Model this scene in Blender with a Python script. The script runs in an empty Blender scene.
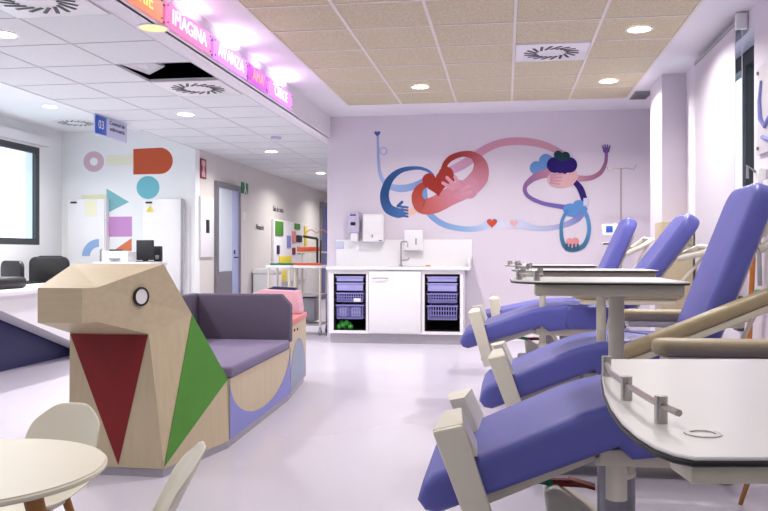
import bpy, bmesh, math, random
from mathutils import Vector, Matrix
random.seed(7)
C = bpy.context.scene.collection
PI = math.pi
R = math.radians
# ------------------------------------------------------------------ camera, world, exposure
F = 815.0; VPX = 384; HORIZON = 254.0; YAW = R(8.48); CS, SN = math.cos(YAW), math.sin(YAW)
cd = bpy.data.cameras.new('camera'); cam = bpy.data.objects.new('camera', cd); C.objects.link(cam)
cam.location = (0, 0, 1.0); cam.rotation_euler = (PI/2, 0, YAW)
cd.sensor_width = 36; cd.lens = F/768*36; cd.shift_y = -1.5/768; cd.clip_start = .05
bpy.context.scene.camera = cam
W = bpy.data.worlds.new('daylight'); bpy.context.scene.world = W; W.use_nodes = True
bg = W.node_tree.nodes['Background']; bg.inputs[0].default_value = (.93, .95, 1, 1); bg.inputs[1].default_value = 1.8
vs = bpy.context.scene.view_settings
vs.view_transform = 'Standard'; vs.look = 'None'; vs.gamma = 1; vs.use_curve_mapping = False
vs.exposure = 0.46
LAMP = 22.0         # downlight power, W

def ray(px, py):
    u = (px-VPX)/F; v = (HORIZON-py)/F
    return Vector((-SN+u*CS, CS+u*SN, v))
def atY(px, py, Y):
    r = ray(px, py); return Vector((0, 0, 1))+r*(Y/r.y)
def atX(px, py, X):
    r = ray(px, py); return Vector((0, 0, 1))+r*(X/r.x)
def atZ(px, py, Z):
    r = ray(px, py); return Vector((0, 0, 1))+r*((Z-1)/r.z)
def atD(px, py, d):
    return Vector((0, 0, 1))+ray(px, py)*d

# ------------------------------------------------------------------ materials
def srgb(c):
    f = lambda x: (x/255/12.92) if x/255 <= .04045 else ((x/255+.055)/1.055)**2.4
    return tuple(f(x) for x in c)+(1,)
def mat(name, c, rough=.5, metal=0, spec=.5, var=0, scale=20, stretch=(1, 1, 1), bump=0, emit=0, coat=0, trans=0):
    m = bpy.data.materials.new(name); m.use_nodes = True
    nt = m.node_tree; b = nt.nodes['Principled BSDF']
    col = srgb(c)
    b.inputs['Base Color'].default_value = col; b.inputs['Roughness'].default_value = rough
    b.inputs['Metallic'].default_value = metal; b.inputs['Specular IOR Level'].default_value = spec
    if coat: b.inputs['Coat Weight'].default_value = coat
    if trans: b.inputs['Transmission Weight'].default_value = trans
    if emit:
        b.inputs['Emission Color'].default_value = col; b.inputs['Emission Strength'].default_value = emit
    tc = nt.nodes.new('ShaderNodeTexCoord'); mp = nt.nodes.new('ShaderNodeMapping'); mp.inputs['Scale'].default_value = stretch
    nz = nt.nodes.new('ShaderNodeTexNoise'); nz.inputs['Scale'].default_value = scale; nz.inputs['Detail'].default_value = 5
    nt.links.new(tc.outputs['Object'], mp.inputs[0]); nt.links.new(mp.outputs[0], nz.inputs['Vector'])
    if var:
        rp = nt.nodes.new('ShaderNodeValToRGB')
        rp.color_ramp.elements[0].position = .3; rp.color_ramp.elements[1].position = .7
        rp.color_ramp.elements[0].color = tuple(x*(1-var) for x in col[:3])+(1,)
        rp.color_ramp.elements[1].color = tuple(min(1, x*(1+var)) for x in col[:3])+(1,)
        nt.links.new(nz.outputs[0], rp.inputs[0]); nt.links.new(rp.outputs[0], b.inputs['Base Color'])
    if bump:
        bp = nt.nodes.new('ShaderNodeBump'); bp.inputs['Strength'].default_value = bump; bp.inputs['Distance'].default_value = .002
        nt.links.new(nz.outputs[0], bp.inputs['Height']); nt.links.new(bp.outputs[0], b.inputs['Normal'])
    return m
def glass(name, c, alpha=.25):
    m = bpy.data.materials.new(name); m.use_nodes = True; nt = m.node_tree
    nt.nodes.remove(nt.nodes['Principled BSDF']); out = nt.nodes['Material Output']
    t = nt.nodes.new('ShaderNodeBsdfTransparent'); t.inputs[0].default_value = srgb(c)
    g = nt.nodes.new('ShaderNodeBsdfGlossy'); g.inputs['Roughness'].default_value = .05
    x = nt.nodes.new('ShaderNodeMixShader'); x.inputs[0].default_value = alpha
    nt.links.new(t.outputs[0], x.inputs[1]); nt.links.new(g.outputs[0], x.inputs[2]); nt.links.new(x.outputs[0], out.inputs[0])
    return m
def vcol(name, rough=.7):
    m = mat(name, (255, 255, 255), rough, spec=.2); nt = m.node_tree
    a = nt.nodes.new('ShaderNodeVertexColor'); a.layer_name = 'paint'
    nt.links.new(a.outputs[0], nt.nodes['Principled BSDF'].inputs['Base Color']); return m

M = dict(
    lilac=mat('lilac wall paint', (215, 207, 219), .75, var=.015, scale=3),
    white_wall=mat('white wall paint', (236, 238, 239), .75, var=.01, scale=3),
    soffit=mat('white plasterboard', (228, 225, 231), .8, var=.01, scale=4),
    corridor=mat('corridor wall vinyl', (212, 208, 203), .55, var=.015, scale=5),
    tile=mat('white ceiling tile', (216, 219, 222), .85, var=.03, scale=60),
    tbar=mat('grey ceiling grid', (198, 198, 204), .6),
    tan_tile=mat('tan wood wool ceiling tile', (198, 188, 160), .9, var=.2, scale=75, bump=.6),
    tan_bar=mat('pale ceiling grid', (222, 216, 210), .6),
    white=mat('white laminate', (232, 231, 234), .35, var=.01, scale=8),
    gloss_white=mat('white gloss tray', (240, 239, 238), .3, var=.01, scale=8),
    offwhite=mat('cream plastic', (222, 217, 201), .4, var=.02, scale=15),
    chair_shell=mat('cream moulded shell', (226, 220, 203), .4, var=.01, scale=12),
    cream_metal=mat('cream powder coated metal', (212, 205, 186), .4, var=.02, scale=15),
    beige=mat('beige armrest vinyl', (166, 150, 116), .45, var=.05, scale=30, bump=.15),
    blue=mat('blue vinyl upholstery', (94, 97, 176), .42, spec=.4, var=.035, scale=9, bump=.15),
    black=mat('black plastic', (22, 22, 25), .45, var=.1, scale=20),
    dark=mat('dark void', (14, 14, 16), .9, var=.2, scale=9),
    chrome=mat('brushed steel', (178, 174, 168), .28, metal=1, var=.05, scale=40),
    steel=mat('satin grey metal', (140, 139, 145), .38, metal=.7, var=.06, scale=40),
    plinth=mat('grey metal plinth', (172, 168, 176), .4, metal=.4, var=.03, scale=30),
    grey=mat('grey plastic', (150, 150, 156), .5, var=.03, scale=20),
    dgrey=mat('dark grey frame', (56, 60, 64), .5, var=.04, scale=20),
    birch=mat('birch plywood', (194, 178, 147), .5, var=.055, scale=5, stretch=(9, 9, .7), bump=.05),
    birch_h=mat('birch plywood across', (194, 178, 147), .5, var=.055, scale=5, stretch=(.7, 6, 9), bump=.05),
    oak=mat('oak wood leg', (158, 108, 56), .5, var=.15, scale=9, stretch=(6, 6, .8)),
    red=mat('dark red laminate', (124, 8, 12), .5, var=.05, scale=10),
    green=mat('green laminate', (72, 138, 36), .5, var=.05, scale=10),
    peri=mat('periwinkle laminate', (126, 130, 196), .5, var=.02, scale=10),
    bluegrey=mat('blue grey laminate', (136, 148, 172), .5, var=.02, scale=10),
    mauve=mat('grey violet upholstery', (92, 84, 106), .8, var=.05, scale=60, bump=.25),
    mauve2=mat('violet seat upholstery', (120, 110, 142), .8, var=.05, scale=60, bump=.25),
    pink=mat('pink upholstery', (222, 172, 188), .7, var=.03, scale=60),
    coral=mat('coral laminate', (208, 128, 126), .6, var=.03, scale=30),
    navy=mat('navy laminate', (12, 16, 82), .4, var=.05, scale=10),
    eyewhite=mat('white eye disc', (232, 230, 232), .3),
    crate=mat('lilac plastic drawer', (142, 138, 204), .4, var=.03, scale=15),
    crate2=mat('pale lilac plastic', (160, 158, 214), .4, var=.03, scale=15),
    bluepanel=mat('blue sign face', (42, 92, 190), .4),
    ink=mat('dark print', (46, 46, 66), .6),
    redsign=mat('red safety sign', (132, 42, 36), .5), greensign=mat('green safety sign', (30, 118, 66), .5),
    yellow=mat('yellow board', (226, 206, 62), .5, var=.03), orange=mat('orange plastic', (218, 92, 44), .5, var=.04),
    orange_hose=mat('orange hose', (206, 124, 52), .5, var=.06), gplastic=mat('green plastic', (28, 120, 78), .5, var=.04),
    plant=mat('green foil pack', (44, 132, 44), .5, var=.2, scale=30),
    brownish=mat('beige laminate', (184, 168, 140), .5, var=.03),
    doorblue=mat('pale blue door leaf', (168, 176, 214), .4, var=.02),
    frost=mat('frosted glass', (202, 212, 222), .25, var=.03, scale=4),
    paleblue=mat('pale blue light plastic', (196, 200, 224), .5),
    lamp=mat('lamp diffuser', (255, 250, 244), .5, emit=9),
    warm_lamp=mat('warm lamp diffuser', (255, 190, 120), .5, emit=1.2),
    clear=glass('window glass', (235, 245, 250), .08),
    paint=vcol('painted mural'),
)
# floor: glossy pale lilac vinyl with faint speckle
M['floor'] = mat('lilac vinyl floor', (199, 194, 208), .3, spec=.5, var=.02, scale=90)
nt = M['floor'].node_tree; b = nt.nodes['Principled BSDF']
n2 = nt.nodes.new('ShaderNodeTexNoise'); n2.inputs['Scale'].default_value = 1.6; mr = nt.nodes.new('ShaderNodeMapRange')
mr.inputs[3].default_value = .2; mr.inputs[4].default_value = .36
nt.links.new(n2.outputs[0], mr.inputs[0]); nt.links.new(mr.outputs[0], b.inputs['Roughness'])
# roller blind: diffuse + translucent cloth
m = bpy.data.materials.new('roller blind cloth'); m.use_nodes = True; nt = m.node_tree; b = nt.nodes['Principled BSDF']
b.inputs['Base Color'].default_value = srgb((208, 201, 212)); b.inputs['Roughness'].default_value = .9
tr = nt.nodes.new('ShaderNodeBsdfTranslucent'); tr.inputs[0].default_value = srgb((225, 217, 228)); mx = nt.nodes.new('ShaderNodeMixShader'); mx.inputs[0].default_value = .1
wv = nt.nodes.new('ShaderNodeTexNoise'); wv.inputs['Scale'].default_value = 120; bp = nt.nodes.new('ShaderNodeBump'); bp.inputs['Strength'].default_value = .1
nt.links.new(wv.outputs[0], bp.inputs['Height']); nt.links.new(bp.outputs[0], b.inputs['Normal'])
nt.links.new(b.outputs[0], mx.inputs[1]); nt.links.new(tr.outputs[0], mx.inputs[2]); nt.links.new(mx.outputs[0], nt.nodes['Material Output'].inputs[0])
M['blind'] = m
# roller-shade sign faces: lit acrylic
def lit(name, c, e):
    return mat(name, c, .4, emit=e, var=0)

# ------------------------------------------------------------------ mesh helpers
def NB(): return bmesh.new()
def box(bm, x0, x1, y0, y1, z0, z1, bev=0, seg=2, mi=0, mx=None):
    t = bmesh.new(); bmesh.ops.create_cube(t, size=1)
    for v in t.verts:
        v.co = Vector((x0+(v.co.x+.5)*(x1-x0), y0+(v.co.y+.5)*(y1-y0), z0+(v.co.z+.5)*(z1-z0)))
    if bev: bmesh.ops.bevel(t, geom=t.edges[:], offset=bev, segments=seg, affect='EDGES', profile=.5)
    return merge(bm, t, mi, mx)
def merge(bm, t, mi=0, mx=None):
    if mx is not None: bmesh.ops.transform(t, matrix=mx, verts=t.verts)
    bmesh.ops.recalc_face_normals(t, faces=t.faces)
    for f in t.faces: f.material_index = mi
    me = bpy.data.meshes.new('tmp'); t.to_mesh(me); t.free(); bm.from_mesh(me); bpy.data.meshes.remove(me)
    return bm
def prism(bm, pts, n, bev=0, seg=2, mi=0, mx=None):
    """closed 3D polygon pts extruded by vector n"""
    t = bmesh.new(); n = Vector(n)
    a = [t.verts.new(Vector(p)) for p in pts]; c = [t.verts.new(Vector(p)+n) for p in pts]
    t.faces.new(a); t.faces.new(c[::-1]); k = len(pts)
    for i in range(k): t.faces.new((a[i], a[(i+1) % k], c[(i+1) % k], c[i]))
    bmesh.ops.recalc_face_normals(t, faces=t.faces)
    if bev:
        es = [e for e in t.edges if len(e.link_faces) == 2 and e.calc_face_angle(0) > .5]
        bmesh.ops.bevel(t, geom=es, offset=bev, segments=seg, affect='EDGES', profile=.5)
    return merge(bm, t, mi, mx)
def solid(bm, verts, faces, mi=0):
    t = bmesh.new(); vv = [t.verts.new(Vector(v)) for v in verts]
    for f in faces: t.faces.new([vv[i] for i in f])
    return merge(bm, t, mi)
def tube(bm, pts, r, seg=12, cap=True, mi=0, mx=None, flat=None):
    pts = [Vector(p) for p in pts]; t = bmesh.new(); rings = []
    rr = r if isinstance(r, (list, tuple)) else [r]*len(pts)
    up = None
    for i, p in enumerate(pts):
        d = (pts[min(i+1, len(pts)-1)]-pts[max(i-1, 0)]).normalized()
        if up is None:
            up = d.orthogonal().normalized()
        up = (up-d*up.dot(d)).normalized(); s = d.cross(up)
        rings.append([t.verts.new(p+(up*math.cos(2*PI*k/seg)+s*math.sin(2*PI*k/seg))*rr[i]) for k in range(seg)])
    for i in range(len(rings)-1):
        for k in range(seg):
            t.faces.new((rings[i][k], rings[i][(k+1) % seg], rings[i+1][(k+1) % seg], rings[i+1][k]))
    if cap: t.faces.new(rings[0][::-1]); t.faces.new(rings[-1])
    return merge(bm, t, mi, mx)
def cyl(bm, x, y, z0, z1, r, r1=None, seg=24, mi=0, mx=None):
    return tube(bm, [(x, y, z0), (x, y, z1)], [r, r if r1 is None else r1], seg, mi=mi, mx=mx)
def disc(bm, c, r, z0, z1, seg=32, mi=0, hole=0):
    t = bmesh.new(); c = Vector(c)
    def ring(rad, z): return [t.verts.new((c.x+rad*math.cos(2*PI*k/seg), c.y+rad*math.sin(2*PI*k/seg), z)) for k in range(seg)]
    a, b2 = ring(r, z0), ring(r, z1)
    if hole:
        a2, b3 = ring(hole, z0), ring(hole, z1)
        for k in range(seg):
            j = (k+1) % seg
            t.faces.new((a[k], a[j], b2[j], b2[k])); t.faces.new((a2[k], a2[j], b3[j], b3[k]))
            t.faces.new((a[k], a[j], a2[j], a2[k])); t.faces.new((b2[k], b2[j], b3[j], b3[k]))
    else:
        t.faces.new(a); t.faces.new(b2)
        for k in range(seg): t.faces.new((a[k], a[(k+1) % seg], b2[(k+1) % seg], b2[k]))
    return merge(bm, t, mi)
def obj(name, bm, ms, parent=None, smooth=35):
    me = bpy.data.meshes.new(name); bm.to_mesh(me); bm.free()
    for m_ in (ms if isinstance(ms, (list, tuple)) else [ms]): me.materials.append(m_)
    if smooth:
        me.polygons.foreach_set('use_smooth', [True]*len(me.polygons))
        me.set_sharp_from_angle(angle=R(smooth))
    o = bpy.data.objects.new(name, me); C.objects.link(o)
    if parent is not None: o.parent = parent
    return o
def tag(o, label, cat, group=None):
    o['label'] = label; o['category'] = cat
    if group: o['group'] = group
    return o
def thing(name, label, cat, loc=(0, 0, 0), rz=0, group=None):
    o = bpy.data.objects.new(name, None); C.objects.link(o); o.empty_display_size = .05
    o.location = loc; o.rotation_euler = (0, 0, rz); return tag(o, label, cat, group)
def struct(name, bm, ms, parent=None, smooth=35):
    o = obj(name, bm, ms, parent, smooth)
    if parent is None: o['kind'] = 'structure'
    return o
def dup(root, loc=None, rz=None, label=None, group=None):
    def cp(o, p):
        c = o.copy(); C.objects.link(c)
        if p is not None: c.parent = p
        for ch in list(o.children): cp(ch, c)
        return c
    r = cp(root, None)
    if loc is not None: r.location = loc
    if rz is not None: r.rotation_euler = (0, 0, rz)
    if label: r['label'] = label
    if group: r['group'] = group
    return r
def rrect(x0, x1, y0, y1, r, n=6):
    """rounded rectangle; r = one radius or 4 (x0y0, x1y0, x1y1, x0y1)"""
    if not isinstance(r, (list, tuple)): r = [r]*4
    out = []
    for (cx, cy, a0, q) in ((x0, y0, PI, r[0]), (x1, y0, 1.5*PI, r[1]), (x1, y1, 0, r[2]), (x0, y1, .5*PI, r[3])):
        sx = 1 if cx == x0 else -1; sy = 1 if cy == y0 else -1
        if q <= 0: out.append((cx, cy)); continue
        for k in range(n+1):
            a = a0+.5*PI*k/n; out.append((cx+sx*q+q*math.cos(a), cy+sy*q+q*math.sin(a)))
    return out
def text(body, size, m_, parent, mx, sx=1, ext=.001, name='lettering'):
    cu = bpy.data.curves.new(name, 'FONT'); cu.body = body; cu.size = size; cu.extrude = ext; cu.align_x = 'CENTER'; cu.align_y = 'CENTER'
    o = bpy.data.objects.new(name, cu); cu.materials.append(m_); C.objects.link(o)
    bpy.context.view_layer.update()
    me = bpy.data.meshes.new_from_object(o.evaluated_get(bpy.context.evaluated_depsgraph_get()))
    bpy.data.objects.remove(o); me.name = name; o = bpy.data.objects.new(name, me); C.objects.link(o)
    if not me.materials: me.materials.append(m_)
    o.matrix_world = mx @ Matrix.Diagonal((sx, 1, 1, 1))
    if parent is not None:
        o.parent = parent; o.matrix_parent_inverse = Matrix.Identity(4)
        o.matrix_basis = parent_world(parent).inverted() @ (mx @ Matrix.Diagonal((sx, 1, 1, 1)))
    return o
def parent_world(p):
    mw = p.matrix_basis.copy()
    while p.parent is not None:
        p = p.parent; mw = p.matrix_basis @ mw
    return mw
FACE_CAM = Matrix.Rotation(PI/2, 4, 'X')                    # text that faces -Y
FACE_RIGHT = Matrix.Rotation(PI/2, 4, 'Z') @ Matrix.Rotation(PI/2, 4, 'X')   # text that faces +X
def T(x, y, z): return Matrix.Translation((x, y, z))

# ------------------------------------------------------------------ room shell
YB = 9.55; ZH = 2.64; ZL = 2.39; XR = 1.62; XL = -5.93; YG = 10.25; XC = -4.04
Y0 = -2.2
bm = NB(); box(bm, XL-.2, 2.2, Y0, 19.7, -.1, 0); struct('floor', bm, M['floor'])
bm = NB(); box(bm, -2.11, XR+.3, YB, YB+.2, 0, 2.9); box(bm, -2.11, -1.95, YB+.2, 19.6, 0, 2.9); struct('wall_back', bm, M['lilac'])
bm = NB(); box(bm, XL-.2, XC, YG, YG+.15, 0, 2.8); struct('wall_shapes', bm, M['white_wall'])
bm = NB(); box(bm, XC-.15, XC, YG+.15, 19.6, 0, 2.5); struct('wall_corridor', bm, M['corridor'])
bm = NB(); box(bm, XC, -2.1, 19.5, 19.65, 0, 2.5); struct('wall_corridor_end', bm, M['corridor'])
# left wall with a window
wy1 = atX(39.5, 148, XL).y; wz1 = atX(39.5, 148, XL).z; wz0 = atX(39.5, 245, XL).z; wy0 = 4.2
bm = NB()
box(bm, XL-.2, XL, Y0, YG, 0, wz0); box(bm, XL-.2, XL, Y0, YG, wz1, 2.8); box(bm, XL-.2, XL, wy1, YG, wz0, wz1); box(bm, XL-.2, XL, 2.6, wy0, wz0, wz1)
box(bm, XL-.2, XL, Y0, -.4, wz0, wz1)
struct('wall_left', bm, M['white_wall'])
def window(name, X, y0, y1, z0, z1, th, mulls, t=.07, thick=.08, mt='dgrey'):
    bm = NB()
    box(bm, X, X+thick, y0, y0+t, z0, z1); box(bm, X, X+thick, y1-t, y1, z0, z1)
    box(bm, X, X+thick, y0+t, y1-t, z0, z0+t); box(bm, X, X+thick, y0+t, y1-t, z1-t, z1)
    for q in mulls: box(bm, X, X+thick, q-t/2, q+t/2, z0+t, z1-t)
    w = struct(name, bm, M[mt])
    bm = NB(); box(bm, X+thick*.45, X+thick*.5, y0+t, y1-t, z0+t, z1-t); obj('pane', bm, M['clear'], w)
    return w
window('window_1', XL-.05, wy0, wy1, wz0, wz1, 1, [6.2], .08, .05)
window('window_2', XL-.1, -.4, 2.6, wz0, wz1, 1, [1.1], .13, .12)
# right wall with window opening Y 5.67..7.3 and the pillar
oy0, oy1, oz0, oz1 = 5.67, 7.35, .95, 2.5
bm = NB()
box(bm, XR, XR+.3, Y0, oy0, 0, 2.9); box(bm, XR, XR+.3, oy1, YB, 0, 2.9)
box(bm, XR, XR+.3, oy0, oy1, 0, oz0); box(bm, XR, XR+.3, oy0, oy1, oz1, 2.9)
struct('wall_right', bm, M['lilac'])
bm = NB(); box(bm, 1.41, XR+.01, 7.72, 8.32, 0, ZH); struct('wall_pillar', bm, M['lilac'])
window('window_3', XR+.14, oy0, oy1, oz0, oz1, 1, [6.42], .11, mt='black')
# high ceiling: plasterboard ring around tan tiles
bm = NB()
TX0, TX1, TY1 = -1.72, 1.263, 8.85
box(bm, -2.08, TX0, Y0, YB, ZH, ZH+.1); box(bm, TX1, XR+.3, Y0, YB, ZH, ZH+.1); box(bm, TX0, TX1, TY1, YB, ZH, ZH+.1)
struct('ceiling_border', bm, M['soffit'])
xs = [TX0, -1.127, -.527, .067, .667, TX1]; ys = [TY1-.6*i for i in range(19)]
bm = NB(); box(bm, TX0, TX1, ys[-1], TY1, ZH+.004, ZH+.05); struct('ceiling_tiles', bm, M['tan_tile'])
bm = NB()
for x in xs: box(bm, x-.011, x+.011, ys[-1], TY1, ZH-.001, ZH+.006)
for y in ys: box(bm, TX0, TX1, y-.009, y+.009, ZH-.0005, ZH+.0055)
struct('trim_tan_ceiling_grid', bm, M['tan_bar'])
# bulkhead between both ceilings
bm = NB(); box(bm, -2.25, -2.09, Y0, 19.5, ZL, ZL+.04); box(bm, -2.11, -2.07, Y0, YB, ZL, ZH+.05); struct('ceiling_bulkhead', bm, M['soffit'])
# low tile ceiling X -4.04..-2.25, one tile missing
lx = [-2.25, -2.845, -3.44, XC]; ly = [5.63+.597*i for i in range(-13, 24)]
bm = NB()
for j in range(len(ly)-1):
    for i in range(3):
        if i == 0 and abs(ly[j]-5.63) < .01: continue
        box(bm, lx[i+1], lx[i], ly[j], ly[j+1], ZL+.003, ZL+.02)
box(bm, XC-.02, XC, ly[0], YG+.1, ZL, ZH+.02)
struct('ceiling_low_tiles', bm, M['tile'], smooth=0)
bm = NB()
for x in lx: box(bm, x-.006, x+.006, ly[0], ly[-1], ZL-.001, ZL+.004)
for y in ly: box(bm, XC, -2.25, y-.005, y+.005, ZL-.0005, ZL+.0035)
struct('trim_low_ceiling_grid', bm, M['tbar'])
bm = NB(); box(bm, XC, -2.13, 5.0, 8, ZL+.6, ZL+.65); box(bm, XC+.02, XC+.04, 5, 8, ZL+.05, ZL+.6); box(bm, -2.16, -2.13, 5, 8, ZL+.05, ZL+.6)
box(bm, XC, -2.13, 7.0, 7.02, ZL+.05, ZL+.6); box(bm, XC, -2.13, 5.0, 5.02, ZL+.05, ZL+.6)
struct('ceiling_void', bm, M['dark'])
bm = NB(); tube(bm, [(-2.34, 5.3, 2.62), (-2.38, 5.8, 2.58), (-2.32, 6.15, 2.6), (-2.36, 6.7, 2.64)], [.09, .1, .1, .09], 14)
tag(obj('air_duct', bm, M['chrome']), 'silver flexible duct seen through the missing ceiling tile', 'duct')
bm = NB(); prism(bm, [(-2.83, 5.64, 2.405), (-2.62, 5.64, 2.42), (-2.7, 6.2, 2.5), (-2.83, 6.2, 2.44)], (0, 0, .015))
tag(obj('tilted_ceiling_tile', bm, M['tile']), 'white ceiling tile pushed aside in the dark open gap', 'ceiling tile')
# higher ceiling over the desk area at left
bm = NB(); box(bm, XL-.2, XC, Y0, YG+.1, ZH, ZH+.1); struct('ceiling_left', bm, M['white_wall'])
bm = NB(); box(bm, XL-.0, XL+.1, wy0-.1, wy1+.1, wz1+.02, wz1+.14, .01); tag(obj('blind_cassette', bm, M['white']), 'white roller blind box above the dark framed left window', 'blind')
bm = NB(); box(bm, XL-.2, XR+.3, Y0-.2, Y0, 0, 2.9); struct('wall_rear', bm, M['white_wall'])
# baseboards
bm = NB(); box(bm, -.42, XR, YB-.012, YB, 0, .07); struct('baseboard_back', bm, M['white_wall'])
bm = NB(); box(bm, XC, XC+.012, YG+.15, 19.5, 0, .08); struct('baseboard_corridor', bm, M['grey'])
bm = NB(); box(bm, XR-.012, XR, Y0, 7.7, 0, .08); struct('baseboard_right', bm, M['white_wall'])

# ------------------------------------------------------------------ ceiling lamps and vents
def downlight(x, y, z, label, group, warm=False, power=None, col=(1, .96, .93)):
    t = thing('ceiling_downlight', label, 'ceiling light', (x, y, z), 0, group)
    bm = NB(); disc(bm, (0, 0, 0), .098, -.006, 0, 32, hole=.08); obj('trim_ring', bm, M['white'], t)
    bm = NB(); disc(bm, (0, 0, 0), .08, -.003, -.001, 32); obj('diffuser', bm, M['warm_lamp' if warm else 'lamp'], t)
    ld = bpy.data.lights.new('downlight', 'AREA'); ld.shape = 'DISK'; ld.size = .15; ld.energy = power or LAMP; ld.color = col
    ld.spread = R(150)
    lo = bpy.data.objects.new('bulb', ld); C.objects.link(lo); lo.parent = t; lo.location = (0, 0, -.012)
    return t
GT = 'round recessed downlights'
downlight(.965, 6.15, ZH, 'round lit downlight in tan ceiling tiles, nearest the camera', GT)
downlight(.965, 7.95, ZH, 'round lit downlight in tan ceiling tiles, far right behind the nearer one', GT)
downlight(-.827, 7.95, ZH, 'round lit downlight in tan ceiling above the left of the mural', GT)
for (x, y, pw) in ((-.827, 4.35, 12), (.965, 4.35, 12), (-.827, 2.5, 7), (.965, 2.5, 6), (-.827, .7, 3), (.965, .7, 3), (0.1, -1.2, 3)):
    downlight(x, y, ZH, 'round tan ceiling downlight out of view, %s' % {(-.827, 4.35): 'left, just above the picture edge', (.965, 4.35): 'right, just above the picture edge', (-.827, 2.5): 'left, ahead of the camera', (.965, 2.5): 'right, above the nearest blue chair', (-.827, .7): 'left beside the camera', (.965, .7): 'right above the foreground tray', (.1, -1.2): 'behind the camera'}[(x, y)], GT, power=pw)
for (y, lb) in ((4.74, 'round lit downlight in white ceiling tiles at the upper left corner'), (7.72, 'round lit downlight in white tiles beyond the open ceiling gap'),
                (10.7, 'round lit downlight over the corridor entrance by the exit sign'), (13.69, 'round lit downlight deep in the corridor ceiling'),
                (1.76, 'round downlight in the white ceiling tiles behind the camera'), (16.6, 'round downlight at the far end of corridor ceiling')):
    downlight(-3.142, y, ZL, lb, GT, power=8 if y < 2 else 20)
for (x, y, q) in ((-5.0, 3.2, 'left of the nearest tiles'), (-5.0, 6.2, 'over the reception desk'), (-5.0, 8.4, 'over the black office chairs')):
    downlight(x, y, ZH, 'round downlight in the smooth ceiling '+q, GT, power=32)
downlight(-2.14, 4.74, ZL, 'downlight glowing orange in white strip beside the lit word panels', GT, True, 2, (1, .7, .4))
def vent(x, y, z, label, plate=.595):
    t = thing('ceiling_vent', label, 'vent', (x, y, z), 0, 'round swirl air vents')
    bm = NB()
    if plate: box(bm, -plate/2+.012, plate/2-.012, -plate/2+.012, plate/2-.012, -.006, 0, .002)
    else: disc(bm, (0, 0, 0), .27, -.008, 0, 40)
    obj('plate', bm, M['white'], t)
    bm = NB()
    for k in range(18):
        a = 2*PI*k/18
        mx = T(0, 0, 0) @ Matrix.Rotation(a, 4, 'Z') @ T(.165, 0, 0) @ Matrix.Rotation(.55, 4, 'Z')
        box(bm, -.06, .06, -.011, .011, -.009, -.004, mx=mx)
    obj('slots', bm, M['black'], t)
    return t
vent(.367, 6.75, ZH, 'round swirl vent on white plate in the tan ceiling')
vent(-2.5475, 4.135, ZL, 'round swirl vent at the top left corner of the photo')
vent(-2.5475, 6.525, ZL, 'round swirl vent directly behind the missing ceiling tile')
vent(-5.3, 9.5, ZH, 'faint round swirl vent left of the hanging blue sign', 0)
p = atZ(641, 95, ZH)
t = thing('ceiling_grille', 'grey slotted grille in ceiling beside the white pillar', 'vent', (p.x, p.y, ZH))
bm = NB(); box(bm, -.09, .09, -.22, .22, -.006, 0, .002); obj('frame', bm, M['grey'], t)
bm = NB()
for k in range(7): box(bm, -.075, .075, -.19+k*.06, -.16+k*.06, -.01, -.005)
obj('slats', bm, M['steel'], t)
# small detector in low ceiling
bm = NB(); disc(bm, (-2.7, 9.4, 0), .06, ZL-.03, ZL, 24); tag(obj('smoke_detector', bm, M['paleblue']), 'small round smoke detector on the white tiles before the corridor', 'smoke detector')

# ------------------------------------------------------------------ lit word panels along the bulkhead
words = [(126, 163, 'RIE', (255, 150, 110), (255, 205, 110), 'lit orange acrylic panel with yellow letters, nearest of the word row'),
         (165, 211, 'IMAGINA', (240, 140, 195), (255, 240, 248), 'lit pink acrylic panel reading IMAGINA in white letters'),
         (213, 247, 'AVANZA', (236, 160, 250), (255, 250, 255), 'lit whitish pink acrylic panel just behind the IMAGINA panel'),
         (248, 267, 'AMA', (206, 100, 214), (255, 150, 110), 'lit purple acrylic panel reading AMA in orange letters'),
         (268, 292, 'CRECE', (235, 150, 250), (255, 250, 255), 'lit white and violet acrylic panel, farthest of the word row')]
for i, (a, c, w, pc, tc_, lb) in enumerate(words):
    ya = atX(a, 50, -2.045).y+.01; yb = atX(c, 50, -2.045).y-.01
    ym = (ya+yb)/2
    t = thing('word_panel', lb, 'sign', (-2.045, ym, ZL+.005), 0, 'lit word panels along the ceiling step')
    h = yb-ya
    bm = NB(); box(bm, -.004, .004, -h/2, h/2, 0, .145, .0015); obj('panel', bm, lit('lit panel %d' % i, pc, .5), t)
    bm = NB()
    for sy in (-1, 1):
        for z in (.02, .125): tube(bm, [(-.024, sy*(h/2-.02), z), (.01, sy*(h/2-.02), z)], .006, 10)
    obj('standoffs', bm, M['steel'], t)
    nlen = {'RIE': .36, 'IMAGINA': .60, 'AVANZA': .6, 'AMA': .32, 'CRECE': .6}[w]
    o = text(w, .13, lit('lit letters %d' % i, tc_, 1.0), t, T(-2.04, ym, ZL+.078) @ FACE_RIGHT, 1, .0015)
    bpy.context.view_layer.update(); k = min(1.1, (h-.09)/max(o.dimensions.x, .01)); o.scale.x *= k
    # LED strip on the panel's top edge washes the ceiling step
    if i != 0 or True:
        ld = bpy.data.lights.new('led strip', 'AREA'); ld.shape = 'RECTANGLE'; ld.size = h*.6; ld.size_y = .02
        ld.energy = [.4, .5, 1.6, .3, 1.3][i]; ld.color = [(1, .6, .6), (1, .55, .88), (1, .7, .98), (.9, .5, 1), (1, .65, 1)][i]
        lo = bpy.data.objects.new('led_strip', ld); C.objects.link(lo); lo.parent = t; lo.location = (.02, 0, .15); lo.rotation_euler = (PI, R(-10), PI/2)

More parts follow.
